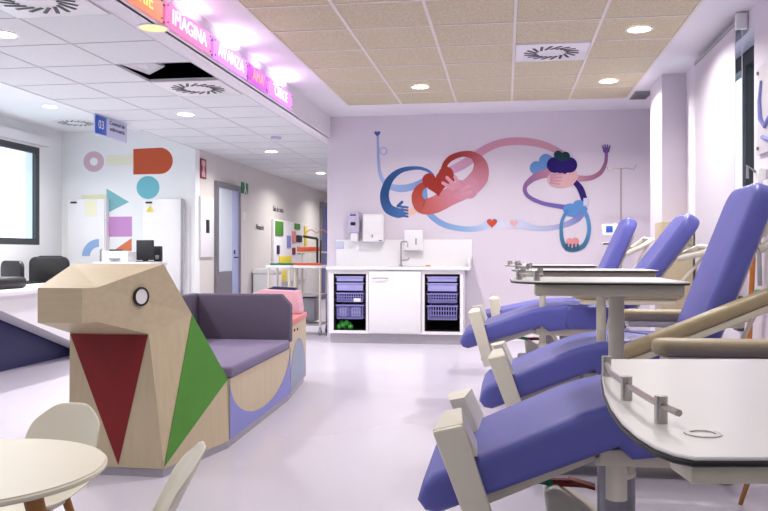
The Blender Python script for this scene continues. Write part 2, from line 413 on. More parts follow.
# ------------------------------------------------------------------ hanging sign 03
a = atX(94.3, 112, XC+.02); c = atX(126.3, 121, XC+.02)
t = thing('hanging_sign', 'hanging white sign with blue 03 square below ceiling edge', 'sign', (XC+.02, (a.y+c.y)/2, ZL))
L = c.y-a.y
bm = NB(); box(bm, -.008, .008, -L/2, L/2, -.2, 0, .003); obj('board', bm, M['paleblue'], t)
bm = NB(); box(bm, .008, .011, -L/2, -L/2+.23, -.19, -.01, .002); bl = obj('blue_square', bm, M['bluepanel'], t)
yc = (a.y+c.y)/2
text('03', .12, M['white'], t, T(XC+.034, yc-L/2+.115, ZL-.1) @ FACE_RIGHT)
text('Control de\nenfermería', .062, M['ink'], t, T(XC+.03, yc+.12, ZL-.075) @ FACE_RIGHT, 1.2)

# ------------------------------------------------------------------ mural on the lilac wall
def s3(c):
    l = .3*c[0]+.59*c[1]+.11*c[2]; return srgb([x*.84+l*.16 for x in c])
class Paint:
    def __init__(self, Y, root, layer0=0): self.Y = Y; self.root = root; self.k = layer0
    def y(self): self.k += 1; return self.Y-.0005-.00018*self.k
    def finish(self, name, verts, faces, cols):
        me = bpy.data.meshes.new(name); me.from_pydata(verts, [], faces)
        at = me.color_attributes.new('paint', 'FLOAT_COLOR', 'POINT')
        for i, c in enumerate(cols): at.data[i].color = c
        me.materials.append(M['paint']); o = bpy.data.objects.new(name, me); C.objects.link(o)
        if self.root is not None: o.parent = self.root
        return o
    def ribbon(self, name, pts, sub=10):
        """pts: (px, py, width px, colour) smooth ribbon with round ends"""
        P = [(Vector((p[0], p[1])), p[2], Vector(s3(p[3]))) for p in pts]
        out = []
        n = len(P)
        for i in range(n-1):
            a, b_, c, d = P[max(i-1, 0)], P[i], P[i+1], P[min(i+2, n-1)]
            for k in range(sub+(i == n-2)):
                t = k/sub; t2, t3 = t*t, t*t*t
                q = .5*((2*b_[0])+(-a[0]+c[0])*t+(2*a[0]-5*b_[0]+4*c[0]-d[0])*t2+(-a[0]+3*b_[0]-3*c[0]+d[0])*t3)
                out.append((q, b_[1]+(c[1]-b_[1])*t, b_[2].lerp(c[2], t)))
        Y = self.y(); V = []; Fc = []; K = []
        for i, (q, w, c) in enumerate(out):
            d = (out[min(i+1, len(out)-1)][0]-out[max(i-1, 0)][0]).normalized(); nn = Vector((-d.y, d.x))*w/2
            for s in (1, -1):
                v = q+nn*s; V.append(atY(v.x, v.y, Y)); K.append(c)
            if i: Fc.append((2*i-2, 2*i-1, 2*i+1, 2*i))
        for (q, w, c), e in ((out[0], -1), (out[-1], 1)):
            b0 = len(V); 
            for k in range(14):
                v = q+Vector((math.cos(2*PI*k/14), math.sin(2*PI*k/14)))*w/2; V.append(atY(v.x, v.y, Y-.00003*e)); K.append(c)
            Fc.append(tuple(range(b0, b0+14)))
        return self.finish(name, V, Fc, K)
    def poly(self, name, pts, col):
        Y = self.y(); cs = col if isinstance(col, list) else [col]*len(pts)
        return self.finish(name, [atY(p[0], p[1], Y) for p in pts], [tuple(range(len(pts)))], [s3(c) for c in cs])
    def blob(self, name, circles, col):
        Y = self.y(); V = []; Fc = []; K = []
        for j, (x, y, rx, *q) in enumerate(circles):
            ry = q[0] if q else rx; rot = q[1] if len(q) > 1 else 0; b0 = len(V)
            for k in range(28):
                a = 2*PI*k/28; ex, ey = rx*math.cos(a), ry*math.sin(a)
                V.append(atY(x+ex*math.cos(rot)-ey*math.sin(rot), y+ex*math.sin(rot)+ey*math.cos(rot), Y-.000008*j)); K.append(s3(col))
            Fc.append(tuple(range(b0, b0+28)))
        return self.finish(name, V, Fc, K)
    def heart(self, name, x, y, s, col, rot=0):
        pts = []
        for k in range(36):
            t = 2*PI*k/36; hx = 16*math.sin(t)**3; hy = -(13*math.cos(t)-5*math.cos(2*t)-2*math.cos(3*t)-math.cos(4*t))
            hx *= s/32; hy *= s/32
            pts.append((x+hx*math.cos(rot)-hy*math.sin(rot), y+hx*math.sin(rot)+hy*math.cos(rot)))
        return self.poly(name, pts, col)
    def ring(self, name, x, y, r0, r1, col, a0=0, a1=2*PI, n=36):
        Y = self.y(); V = []; Fc = []
        for k in range(n+1):
            a = a0+(a1-a0)*k/n
            for r in (r0, r1): V.append(atY(x+r*math.cos(a), y+r*math.sin(a), Y))
            if k: Fc.append((2*k-2, 2*k-1, 2*k+1, 2*k))
        return self.finish(name, V, Fc, [s3(col)]*len(V))
mural = thing('wall_mural', 'painted mural of long hugging arms and hearts on lilac wall', 'mural', (0, 0, 0))
P = Paint(YB, mural)
LB = (150, 166, 218); MB_ = (122, 160, 218)
P.ribbon('pale_blue_arm', [(377.8, 136, 2.4, LB), (378, 146, 2.6, LB), (379, 167, 3.2, LB), (382, 179, 4, (158, 178, 224)), (389, 186, 6, (150, 178, 226)), (401, 188.6, 7.5, (138, 168, 220)), (414, 186, 7, (128, 160, 216)), (426, 180, 6, (110, 150, 210))])
P.ring('pale_blue_loop', 383.5, 151, 2.6, 4.2, (176, 180, 222))
P.heart('small_blue_heart', 377.3, 133.5, 6.2, (66, 84, 168))
P.ribbon('light_blue_arm', [(424, 186, 5, (100, 150, 215)), (426, 205, 6, (110, 155, 212)), (431, 215.5, 6, (118, 160, 214)), (445, 225, 6, (124, 164, 218)), (464, 229, 5.5, (140, 176, 224)), (480, 228, 6, (170, 194, 230)), (490, 223, 9, (196, 208, 234)), (499, 223.5, 11, (208, 212, 236)), (503, 225, 5, (214, 214, 236))])
P.ribbon('dark_blue_arm', [(433, 175, 2.5, (84, 130, 200)), (427.5, 170.5, 2.8, (72, 116, 190)), (417, 168, 3.4, (58, 104, 178)), (401, 170.5, 5, (48, 94, 164)), (389.5, 180, 7.5, (38, 84, 146)), (384.5, 195, 9, (36, 80, 140)), (388, 208, 10, (50, 94, 160)), (398, 213, 10, (62, 108, 178)), (403, 212, 8, (66, 112, 184))])
P.heart('peach_heart', 409.5, 211.5, 14, (228, 190, 176), .25)
for k in range(4): P.ribbon('blue_finger', [(400, 206.5+k*3, 2.4, (62, 108, 178)), (407.5, 207.5+k*3, 2.2, (56, 100, 170))])
P.ribbon('blue_finger', [(398, 206, 3, (50, 94, 160)), (402, 202, 2.8, (50, 94, 160))])
PK = (206, 148, 184)
P.ribbon('pink_arm', [(452, 170, 8.5, (206, 150, 192)), (462, 165, 9, PK), (473, 158, 9, (204, 144, 178)), (484, 150, 8, (206, 142, 170)), (497, 144, 7.5, (208, 144, 168)), (512, 141.3, 7.8, (210, 146, 168)), (530, 142, 7.8, (210, 148, 168)), (547, 146, 7, (208, 150, 170)), (563, 154, 6, (200, 146, 170))])
P.ribbon('red_arm_loop', [(443, 170, 5, (170, 50, 40)), (446, 163, 5.5, (168, 48, 40)), (452, 157.5, 6, (170, 50, 44)), (463, 154, 5.5, (176, 62, 60)), (474, 156, 8, (186, 84, 88)), (480.5, 165, 14, (198, 110, 124)), (479, 177, 19, (204, 128, 148)), (470, 187, 19, (208, 138, 160))])
P.ribbon('red_arm', [(427, 184, 5, (176, 58, 46)), (420, 188, 8, (182, 60, 46)), (417, 197, 11, (192, 70, 54)), (422, 206, 15, (198, 84, 74)), (434, 205, 17, (204, 102, 104)), (449, 197, 18, (208, 124, 140)), (462, 190, 20, (210, 136, 158))])
P.heart('large_red_heart', 436.5, 182.5, 28, (172, 46, 36), -.15)
P.blob('red_heart_lobe', [(446, 174, 7.5), (448, 178, 7)], (172, 50, 40))
P.ribbon('pink_hand', [(470, 191, 15, (210, 140, 166)), (459, 190, 14, (210, 134, 156)), (452, 188, 11, (208, 126, 146))])
for (x, y, x2, y2) in ((453, 189, 443, 183), (456, 187, 447, 177.5), (459, 186, 455, 176.5), (462, 190, 469, 186), (462, 194, 471, 192)):
    P.ribbon('pink_finger', [(x, y, 4.2, (214, 142, 164)), (x2, y2, 3.2, (220, 150, 172))])
P.heart('orange_heart', 492, 222.8, 10.5, (214, 78, 48))
P.ribbon('pale_lilac_arm', [(507, 226, 5, (214, 206, 226)), (513, 223.5, 10, (206, 204, 230)), (521, 224, 8, (196, 204, 232)), (534, 228, 5.5, (182, 192, 224)), (550, 228, 5, (172, 178, 216)), (566, 224.5, 5.5, (152, 156, 208)), (578, 218, 7, (120, 130, 200)), (585, 209, 5, (96, 130, 204))])
for x in (507, 509.5): P.ribbon('pale_finger', [(x, 222, 2, (216, 210, 230)), (x-2.5, 228, 1.8, (216, 210, 230))])
P.heart('salmon_heart', 514, 223.2, 8, (226, 168, 170))
P.blob('light_blue_hair', [(536.6, 168, 6.8), (546, 160.8, 7), (544, 169, 7)], (92, 146, 214))
P.ribbon('purple_arm', [(556, 172, 10, (196, 134, 158)), (545, 173.5, 9, (184, 122, 154)), (533, 178.4, 6.5, (160, 108, 158)), (525, 187, 4.2, (140, 100, 160)), (528, 196, 4, (124, 96, 168)), (542, 203, 4, (116, 94, 176)), (560, 206.5, 4.5, (104, 98, 186)), (568, 208, 6, (98, 104, 194))])
P.ribbon('raised_arm', [(574, 178, 7, (206, 150, 166)), (583, 178.5, 5.6, (190, 128, 150)), (592, 177.5, 5, (172, 110, 140)), (600.5, 172.5, 4.4, (164, 102, 140)), (605.5, 163, 3.6, (150, 92, 140)), (606.5, 153, 3, (128, 84, 150))])
P.blob('raised_hand', [(606.2, 150.3, 3.4, 3)], (104, 80, 156))
for k in range(4): P.ribbon('raised_finger', [(603.5+k*1.8, 149.5, 1.3, (104, 80, 156)), (602.7+k*2.4, 146-(k in (1, 2)), 1.1, (104, 80, 156))])
P.ribbon('navy_strap', [(574, 181, 5, (48, 22, 120)), (580, 188, 6.5, (46, 22, 116)), (583.5, 197, 6.5, (46, 26, 122)), (584.5, 202, 6, (52, 30, 128))])
P.blob('pink_face', [(562, 178.5, 15, 9.5, -.12), (571, 176, 7)], (222, 172, 176))
P.blob('navy_hair', [(554.8, 165, 8), (569.5, 165, 7.8), (562.5, 167.5, 7)], (40, 18, 116))
P.blob('green_hair', [(558.2, 155, 4.4), (565.4, 156.2, 4.6), (561.5, 158, 3.6)], (22, 62, 72))
for k in range(4): P.ribbon('face_finger', [(551, 175+k*2.6, 2.6, (196, 138, 160)), (563-k*1.2, 174+k*3.4, 2, (208, 150, 164))])
P.blob('blue_hand', [(571, 210, 8, 6.5, .2), (579, 206, 6.5, 6)], (84, 142, 212))
P.ribbon('teal_loop', [(567, 211, 3.6, (78, 130, 200)), (561.8, 222, 3.2, (70, 132, 186)), (561.8, 238, 4, (60, 124, 166)), (566, 247.5, 4.6, (48, 104, 138)), (574, 249.5, 4.6, (48, 104, 138)), (584, 245, 4.6, (56, 118, 158)), (589, 232, 4, (72, 140, 196)), (587.5, 218, 4, (84, 146, 208)), (582, 208, 5, (84, 142, 212))])
P.blob('salmon_hearts', [(569.6, 241.5, 3.4), (575.4, 241.2, 3.6), (572.5, 245, 4.4, 3)], (222, 140, 146))
for k in range(4): P.ribbon('teal_finger', [(566+k*4, 249, 2.8, (44, 92, 124)), (567+k*3.6, 244.5, 2, (44, 92, 124))])
bm = NB(); p = atY(586, 202, YB); box(bm, p.x-.03, p.x+.03, YB-.012, YB, p.z-.045, p.z+.045, .003); tag(obj('wall_socket', bm, M['paleblue']), 'small pale wall socket beside the mural navy strap', 'socket')

# painted shapes on the white wall at left
shapes = thing('wall_shapes_mural', 'pastel circles, triangles and squares painted on the white left wall', 'mural')
G = Paint(YG, shapes)
G.ring('pink_ring', 93.8, 161.6, 4, 10.3, (216, 178, 192))
G.poly('pale_yellow_band', [(106, 155), (133, 154), (133, 165), (106, 166)], (232, 232, 206))
cap = [(133.3, 149), (160, 147.6)]+[(160+12.8*math.sin(PI*k/14), 160.8-13.2*math.cos(PI*k/14)) for k in range(15)]+[(133.3, 174.5)]
G.poly('orange_capsule', cap, (206, 84, 48))
G.blob('teal_circle', [(148, 187.5, 11.5)], (104, 188, 204))
G.poly('yellow_bar', [(82, 195), (106, 194.5), (106, 199), (82, 199)], (236, 234, 190))
G.poly('teal_triangle', [(106.5, 188.5), (106.5, 213.5), (129, 202)], (120, 188, 196))
G.poly('lilac_square', [(108, 216.8), (132, 216.5), (132, 236.5), (108, 236.8)], (202, 140, 206))
G.poly('orange_triangle', [(131.7, 238), (131.7, 251), (113, 251)], (222, 118, 80))
# tall white cabinets before that wall
def tall_cab(pa, pb, label, handle_right, pale):
    a = atY(pa, 199, YG-.12); c = atY(pb, 199, YG-.12); zt = a.z
    t = thing('tall_cabinet', label, 'cabinet', ((a.x+c.x)/2, YG-.06, 0), 0, 'tall white cabinets by the shapes wall')
    w = (c.x-a.x)/2
    bm = NB(); box(bm, -w, w, -.04, .055, 0, zt, .004); obj('body', bm, M['white'], t)
    bm = NB(); box(bm, -w+.01, w-.01, -.06, -.04, .08, zt-.01, .004); d = obj('door', bm, M['white'], t)
    bm = NB(); box(bm, -w+.05, -w+.14, -.065, -.06, zt-.06, zt-.035); obj('label_plate', bm, M['ink'], t)
    bm = NB(); hx = w-.05 if handle_right else -w+.05
    tube(bm, [(hx, -.06, .7), (hx, -.09, .71), (hx, -.09, 1.05), (hx, -.06, 1.06)], .008, 8); obj('handle', bm, M['grey'], d)
    return t, w, zt
t1, w1, zt = tall_cab(67, 105, 'tall white cabinet with pale yellow square, left below the pink ring', True, 0)
t2, w2, zt = tall_cab(142, 181, 'tall white cabinet with yellow warning triangle, right of the lilac square', False, 0)
bm = NB(); prism(bm, [(-w2+.06, -.062, zt-.17), (-w2+.17, -.062, zt-.17), (-w2+.115, -.062, zt-.08)], (0, -.004, 0)); obj('warning_triangle', bm, M['yellow'], t2)
bm = NB(); box(bm, w2+.005, w2+.03, -.08, -.05, .1, zt, .003); obj('edge_rail', bm, M['grey'], t2)
Gc = Paint(YG-.1215, t1); Gc.root = None
o = Gc.poly('yellow_square', [(85, 200.5), (97, 200), (97, 216), (85, 216.5)], (236, 234, 200)); o.parent = t1; o.location = -t1.location
o = Gc.ring('blue_arc', 99, 256, 9, 17, (140, 176, 226), PI, 1.5*PI); o.parent = t1; o.location = -t1.location
# back counter with printer, monitor, phone
bm = NB(); box(bm, -4.95, -4.25, 9.32, 9.82, .02, .88, .004); box(bm, -4.97, -4.23, 9.30, 9.82, .88, .905, .004)
tag(obj('back_counter', bm, M['white']), 'white counter before the tall cabinets behind the desk', 'counter')
a = atY(107, 251, 9.45); c = atY(133, 251, 9.45)
t = thing('printer', 'white printer with small black paper slot on the rear counter', 'printer', ((a.x+c.x)/2, 9.5, .905)); w = (c.x-a.x)/2
bm = NB(); box(bm, -w, w, -.18, .18, 0, a.z-.905, .015); obj('body', bm, M['white'], t)
bm = NB(); box(bm, -w*.8, -w*.1, -.06, .06, a.z-.905, a.z-.895+.01, .004); obj('slot', bm, M['black'], t)
bm = NB(); box(bm, -w*.4, w*.4, -.2, -.17, .02, .05, .004); obj('tray', bm, M['grey'], t)
a = atY(135, 240, 9.35); c = atY(151.5, 262, 9.35)
t = thing('computer_monitor', 'black computer monitor on stand right of the white printer', 'monitor', ((a.x+c.x)/2, 9.4, .905)); w = (c.x-a.x)/2
bm = NB(); box(bm, -w, w, -.02, .03, .02, a.z-.905, .008); obj('screen_case', bm, M['black'], t)
bm = NB(); box(bm, -w*.8, w*.8, -.08, .1, 0, .012, .004); box(bm, -.03, .03, .0, .03, .01, .1); obj('stand', bm, M['black'], t)
a = atY(151, 246, 9.5); c = atY(158.5, 262, 9.5)
t = thing('card_reader', 'small black device upright beside the black monitor', 'device', ((a.x+c.x)/2, 9.6, .905)); w = (c.x-a.x)/2
bm = NB(); box(bm, -w, w, -.03, .03, 0, a.z-.905, .01); obj('body', bm, M['black'], t)
bm = NB(); box(bm, -w*.5, w*.5, -.036, -.03, .03, .08, .003); obj('keypad', bm, M['grey'], t)

# ------------------------------------------------------------------ fixtures on corridor wall
def wallplate(name, a, c, label, cat, m_, th=.012, bev=.002):
    p, q = atX(a[0], a[1], XC), atX(c[0], c[1], XC)
    # a = near top, c = far bottom
    bm = NB(); box(bm, XC, XC+th, p.y, q.y, min(p.z, q.z)+0, max(p.z, q.z), bev)
    return tag(obj(name, bm, m_), label, cat), p, q
# put z from near-edge pixels
def plate(name, px0, px1, pyt, pyb, label, cat, m_, th=.012):
    p = atX(px0, pyt, XC); q = atX(px0, pyb, XC); y1 = atX(px1, pyt, XC).y
    bm = NB(); box(bm, XC, XC+th, p.y, y1, q.z, p.z, .002)
    return tag(obj(name, bm, m_), label, cat), (p.y+y1)/2, (p.z+q.z)/2, y1-p.y, p.z-q.z
o, y, z, w, h = plate('fire_sign', 199.8, 205.5, 158, 178, 'dark red fire equipment sign above the white wall cabinet', 'sign', M['redsign'])
bm = NB()
for k in (-1, 1): box(bm, XC+.012, XC+.014, y-w*.3, y+w*.3, z+k*h*.28-.035, z+k*h*.28+.035)
box(bm, XC+.012, XC+.0145, y-w*.15, y+w*.15, z-.04, z+.06); obj('pictogram', bm, M['pink'], o)
o, y, z, w, h = plate('exit_sign', 241, 247.5, 182, 193, 'green emergency exit sign right of the corridor door', 'sign', M['greensign'])
bm = NB(); tube(bm, [(XC+.014, y-.05, z-.09), (XC+.014, y, z), (XC+.014, y-.02, z+.08)], .012, 6); tube(bm, [(XC+.014, y, z), (XC+.014, y+.08, z-.08)], .01, 6); obj('running_figure', bm, M['white'], o)
o, y, z, w, h = plate('hose_cabinet', 198.8, 212, 196, 257, 'white wall cabinet with black slot handle below fire sign', 'cabinet', M['white'], .03)
bm = NB(); box(bm, XC+.03, XC+.035, y-.06, y+.06, z-.08, z+.1, .005); obj('slot_handle', bm, M['black'], o)
# corridor door
dy0 = atX(214, 200, XC).y; dy1 = atX(238, 200, XC).y; dz = atX(214, 180.5, XC).z
d = bpy.data.objects.new('door_1', None); C.objects.link(d); d['kind'] = 'structure'; d.location = (XC, (dy0+dy1)/2, 0)
w = (dy1-dy0)/2
bm = NB(); box(bm, 0, .05, -w, -w+.07, 0, dz, .004); box(bm, 0, .05, w-.07, w, 0, dz, .004); box(bm, 0, .05, -w+.07, w-.07, dz-.08, dz, .004); obj('door_frame', bm, M['steel'], d)
bm = NB(); box(bm, .004, .02, -w+.07, w-.32, .02, dz-.08); obj('glass_panel', bm, M['frost'], d)
bm = NB(); box(bm, .004, .035, w-.32, w-.07, .01, dz-.08, .003); lf = obj('door_leaf', bm, M['doorblue'], d)
bm = NB(); box(bm, .035, .05, w-.3, w-.27, 1.0, 1.06, .004); tube(bm, [(.035, w-.285, .95), (.08, w-.285, .95), (.08, w-.2, .95)], .009, 8); obj('door_handle', bm, M['black'], lf)
bm = NB(); box(bm, .02, .023, -w+.09, w-.34, .02, .75); obj('lower_panel', bm, M['steel'], d)
plate('notice_sheet', 243, 246, 212, 221, 'small white notice on wall right of the corridor door', 'notice', M['white'], .004)
for (px, py, tx, lb) in ((256, 227, 'Lencería', 'small dark wall lettering before the colourful activity board'), (275, 209, 'Box 3', 'small dark wall lettering above the colourful activity board')):
    p = atX(px, py, XC); o = text('Almacén' if px < 260 else 'Sala de curas', .13, M['ink'], None, T(XC+.004, p.y+.2, p.z) @ FACE_RIGHT, 1, .001, 'wall_lettering'); tag(o, lb, 'sign')
# bin on the corridor wall
p = atX(250, 273, XC)
t = thing('waste_bin', 'white lidded bin standing against corridor wall', 'bin', (XC+.2, p.y+.3, 0))
bm = NB(); box(bm, -.17, .17, -.25, .25, .02, .68, .02); obj('bin_body', bm, M['white'], t)
bm = NB(); box(bm, -.18, .18, -.26, .26, .68, .76, .02); obj('lid', bm, M['white'], t)
# activity board
p = atX(271.5, 219, XC); q = atX(271.5, 283, XC); y1 = atX(305, 219, XC).y
t = thing('activity_board', 'tall white sensory board with coloured shapes on corridor wall', 'board', (XC+.004, p.y, q.z))
Lb, Hb = y1-p.y, p.z-q.z
bm = NB(); box(bm, 0, .04, 0, Lb, 0, Hb, .005); obj('board', bm, M['white'], t)
for (u, v, su, sv, mm, nm) in ((.13, .86, .2, .23, 'green', 'green_tile'), (.66, .93, .16, .1, 'green', 'green_tile'), (.40, .66, .1, .2, 'peri', 'blue_bar'), (.55, .74, .1, .2, 'coral', 'red_oval'),
                           (.72, .72, .17, .12, 'black', 'black_tile'), (.93, .78, .07, .35, 'yellow', 'yellow_bar'), (.10, .52, .06, .14, 'navy', 'navy_oval'), (.55, .5, .08, .12, 'red', 'red_knob'),
                           (.3, .34, .34, .16, 'yellow', 'yellow_panel'), (.2, .1, .24, .18, 'yellow', 'yellow_panel'), (.74, .52, .14, .12, 'red', 'red_panel'), (.86, .52, .08, .12, 'green', 'green_knob')):
    bm = NB(); box(bm, .04, .06, (u-su/2)*Lb, (u+su/2)*Lb, (v-sv/2)*Hb, (v+sv/2)*Hb, .006); obj(nm, bm, M[mm], t)
# far door at corridor's end
d = bpy.data.objects.new('door_2', None); C.objects.link(d); d['kind'] = 'structure'
p = atX(321, 206, XC+.0)
bm = NB(); box(bm, XC, XC+.06, 17.5, 17.58, 0, 2.15); box(bm, XC, XC+.06, 18.5, 18.58, 0, 2.15); box(bm, XC, XC+.06, 17.58, 18.5, 2.07, 2.15); obj('door_frame', bm, M['steel'], d)
bm = NB(); box(bm, XC, XC+.03, 17.58, 18.5, 0, 2.07); obj('door_leaf', bm, M['peri'], d)

# ------------------------------------------------------------------ trolleys at the corridor mouth
def trolley(x, y, w, dp, zt, label, topm, shelf_z, tall=False, rz=0, name='trolley'):
    t = thing(name, label, 'trolley', (x, y, 0), rz)
    bm = NB(); box(bm, -w, w, -dp, dp, zt-.035, zt, .008); obj('top_shelf', bm, M['white'], t)
    for sx in (-1, 1):
        for sy in (-1, 1):
            bm = NB(); tube(bm, [(sx*(w-.03), sy*(dp-.03), .09), (sx*(w-.03), sy*(dp-.03), zt-.03)], .015, 10); obj('leg', bm, M['cream_metal'], t)
            bm = NB(); tube(bm, [(sx*(w-.03)-.015, sy*(dp-.03), .04), (sx*(w-.03)+.015, sy*(dp-.03), .04)], .038, 14); box(bm, sx*(w-.03)-.012, sx*(w-.03)+.012, sy*(dp-.03)-.015, sy*(dp-.03)+.015, .05, .1); obj('caster', bm, M['grey'], t)
    for z in shelf_z:
        bm = NB(); box(bm, -w+.02, w-.02, -dp+.02, dp-.02, z-.02, z, .005); obj('shelf', bm, M['grey'], t)
    if tall:
        bm = NB()
        for sx in (-1, 1): tube(bm, [(sx*(w-.02), dp-.02, zt), (sx*(w-.02), dp-.02, zt+.17)], .012, 8)
        box(bm, -w, w, dp-.18, dp, zt+.15, zt+.17, .004); obj('upper_rack', bm, M['cream_metal'], t)
    return t
p1 = atZ(287, 333, 0); p2 = atZ(316, 331, 0)
t = trolley(p1.x-.03, 9.95, .16, .22, .86, 'white trolley with green tray on top, left of the two', None, [.2], name='trolley')
t = trolley(p2.x+.02, 9.98, .19, .22, .86, 'white trolley with orange tray on top, beside the lilac wall', None, [.14, .5], True)
bm = NB(); box(bm, p1.x-.15, p1.x+.15, 9.78, 10.1, .861, .872, .004); box(bm, p1.x-.15, p1.x+.15, 9.78, 9.8, .872, .885); box(bm, p1.x-.15, p1.x+.15, 10.08, 10.1, .872, .885)
tag(obj('green_tray', bm, M['gplastic']), 'flat green plastic tray on the left trolley', 'tray')
bm = NB(); box(bm, p2.x-.16, p2.x+.18, 9.78, 10.0, .861, .875, .004); box(bm, p2.x-.16, p2.x+.18, 9.78, 9.8, .875, .89)
tag(obj('orange_tray', bm, M['orange']), 'flat orange plastic tray on the right trolley', 'tray')
bm = NB(); box(bm, p2.x-.17, p2.x+.1, 10.04, 10.18, 1.032, 1.09, .01); tag(obj('orange_box', bm, M['orange']), 'orange box on the upper rack of the right trolley', 'box')
t = thing('desk_lamp', 'black articulated clamp with red wire loops on right trolley', 'stand', (p2.x+.12, 9.9, .8905))
bm = NB(); tube(bm, [(0, 0, .0), (0, 0, .3)], .014, 10); tube(bm, [(0, 0, .3), (-.18, 0, .33)], .016, 10); tube(bm, [(.04, 0, 0), (.045, 0, .28)], .01, 8); obj('arm', bm, M['black'], t)
bm = NB()
pts = [(-.16+.02*i, 0, .36+.05*abs(math.sin(i*.42))) for i in range(16)]
tube(bm, pts, .006, 6); obj('wire', bm, M['coral'], t)
bm = NB(); box(bm, p2.x-.1, p2.x+.1, 9.86, 10.1, .16, .46, .02); tag(obj('grey_crate', bm, M['steel']), 'dark grey crate on the lower shelf of the right trolley', 'crate')

# ------------------------------------------------------------------ sink unit
XA = atY(329, 300, 8.98).x; XB = atY(463, 300, 8.98).x
t = thing('sink_cabinet', 'white sink cabinet with open drawer bays under the mural', 'cabinet', ((XA+XB)/2, 8.98, 0))
w = (XB-XA)/2; X0 = (XA+XB)/2
def lx_(px): return atY(px, 300, 8.98).x-X0
def lz_(py): return 1+(HORIZON-py)/F*9.07
zb, ztp, zbay0 = lz_(334), lz_(270), lz_(331)
bays = [(lx_(333.5), lx_(366)), (lx_(424.5), lx_(460))]; dx0, dx1 = lx_(368.5), lx_(421.5)
bm = NB()
box(bm, -w, bays[0][0], 0, .55, zb, ztp); box(bm, bays[0][1], dx0+.0, 0, .55, zb, ztp); box(bm, dx1, bays[1][0], 0, .55, zb, ztp); box(bm, bays[1][1], w, 0, .55, zb, ztp)

for b0, b1 in bays+[(dx0, dx1)]:
    box(bm, b0, b1, .53, .549, zbay0, lz_(274)); box(bm, b0, b1, .001, .549, zb+.0005, zbay0); box(bm, b0, b1, .001, .549, lz_(274), ztp-.0005)
obj('carcass', bm, M['white'], t)
bm = NB(); box(bm, -w+.01, w-.01, .03, .52, 0, zb); obj('plinth', bm, M['plinth'], t)
bm = NB(); box(bm, dx0+.006, dx1-.006, -.018, .0, zb+.012, ztp-.012, .003); dd = obj('door', bm, M['white'], t)
bm = NB(); tube(bm, [(dx0+.05, -.018, ztp-.09), (dx0+.06, -.04, ztp-.09), (dx0+.21, -.04, ztp-.09), (dx0+.22, -.018, ztp-.09)], .005, 8); obj('handle', bm, M['chrome'], dd)
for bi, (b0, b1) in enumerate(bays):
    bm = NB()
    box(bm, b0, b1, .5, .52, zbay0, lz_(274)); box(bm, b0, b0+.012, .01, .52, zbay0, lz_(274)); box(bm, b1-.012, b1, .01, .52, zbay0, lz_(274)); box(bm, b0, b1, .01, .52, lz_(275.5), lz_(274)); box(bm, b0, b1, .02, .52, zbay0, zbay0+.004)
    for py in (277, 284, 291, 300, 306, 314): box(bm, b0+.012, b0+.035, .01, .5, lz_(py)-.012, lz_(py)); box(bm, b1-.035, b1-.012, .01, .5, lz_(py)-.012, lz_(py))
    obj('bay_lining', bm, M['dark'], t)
bm = NB()   # counter with low upstand
cz = ztp
x0_, x1_ = atY(325.5, 267, 8.95).x-X0, atY(470, 267, 8.95).x-X0
box(bm, x0_, x1_, -.03, .56, cz, cz+.035, .005); box(bm, x1_-.02, x1_, -.0, .56, cz+.035, cz+.13, .004)
obj('countertop', bm, M['white'], t)
bm = NB(); box(bm, x0_, x1_, .555, .566, cz+.035, 1.17, .002); obj('splashback', bm, M['white'], t)
bm = NB(); box(bm, lx_(385), lx_(425), .12, .42, cz+.03, cz+.0365, .003); obj('basin', bm, M['chrome'], t)
# drawers / baskets
def drawer(b0, b1, py0, py1, label, basket):
    z1, z0 = lz_(py0), lz_(py1)
    xa, xb = b0+.035, b1-.035
    if not basket:
        bm = NB(); box(bm, xa, xb, .012, .03, z0, z1, .003); box(bm, xa-.01, xb+.01, .004, .03, z1-.014, z1, .003)
        box(bm, xa+.005, xb-.005, .03, .47, z0, z0+.006); box(bm, xa+.003, xa+.01, .03, .47, z0, z1-.01); box(bm, xb-.01, xb-.003, .03, .47, z0, z1-.01); box(bm, xa, xb, .46, .47, z0, z1-.01)
        o = obj('drawer', bm, M['crate2'], None)
    else:
        bm = NB(); h = z1-z0; rows = 2 if h < .09 else 3
        for k in range(rows+1):
            zz = z0+(h-.012)*k/rows; box(bm, xa, xb, .012, .02, zz, zz+(.009 if k < rows else .014))
        n = 11
        for k in range(n+1):
            xx = xa+(xb-xa-.008)*k/n; box(bm, xx, xx+.008, .012, .02, z0, z1)
        box(bm, xa-.01, xb+.01, .006, .03, z1-.008, z1+.004, .002)
        for k in range(6): box(bm, xa, xb, .05+.08*k, .06+.08*k, z0, z0+.005)
        for k in range(9):
            yy = .02+.05*k
            box(bm, xa, xa+.006, yy, yy+.03, z0, z1); box(bm, xb-.006, xb, yy, yy+.03, z0, z1)
        box(bm, xa, xb, .45, .46, z1-.012, z1)
        o = obj('basket', bm, M['crate'], None)
    o.location = (X0, 8.98, 0)
    return tag(o, label, 'basket' if basket else 'drawer', 'lilac drawers and baskets under the sink')
for bi, (b0, b1) in enumerate(bays):
    s = ('left', 'right')[bi]
    drawer(b0, b1, 276.5, 281.5, 'shallow solid lilac drawer at the top of the %s bay' % s, False)
    drawer(b0, b1, 283, 291, 'deep solid lilac drawer, second in the %s bay' % s, False)
    drawer(b0, b1, 293.5, 302.5, 'lilac lattice basket, third in the %s bay%s' % (s, '' if bi else ' with a white paper slip'), True)
    drawer(b0, b1, 305.5, 319.5, 'deep lilac lattice basket at the bottom of the %s bay' % s, True)
b0, b1 = bays[0]
bm = NB()
for (a, c, z) in ((b0+.05, b0+.15, lz_(317)), (b0+.19, b0+.3, lz_(317))): box(bm, X0+a, X0+c, 9.015, 9.2, z, z+.1, .01)
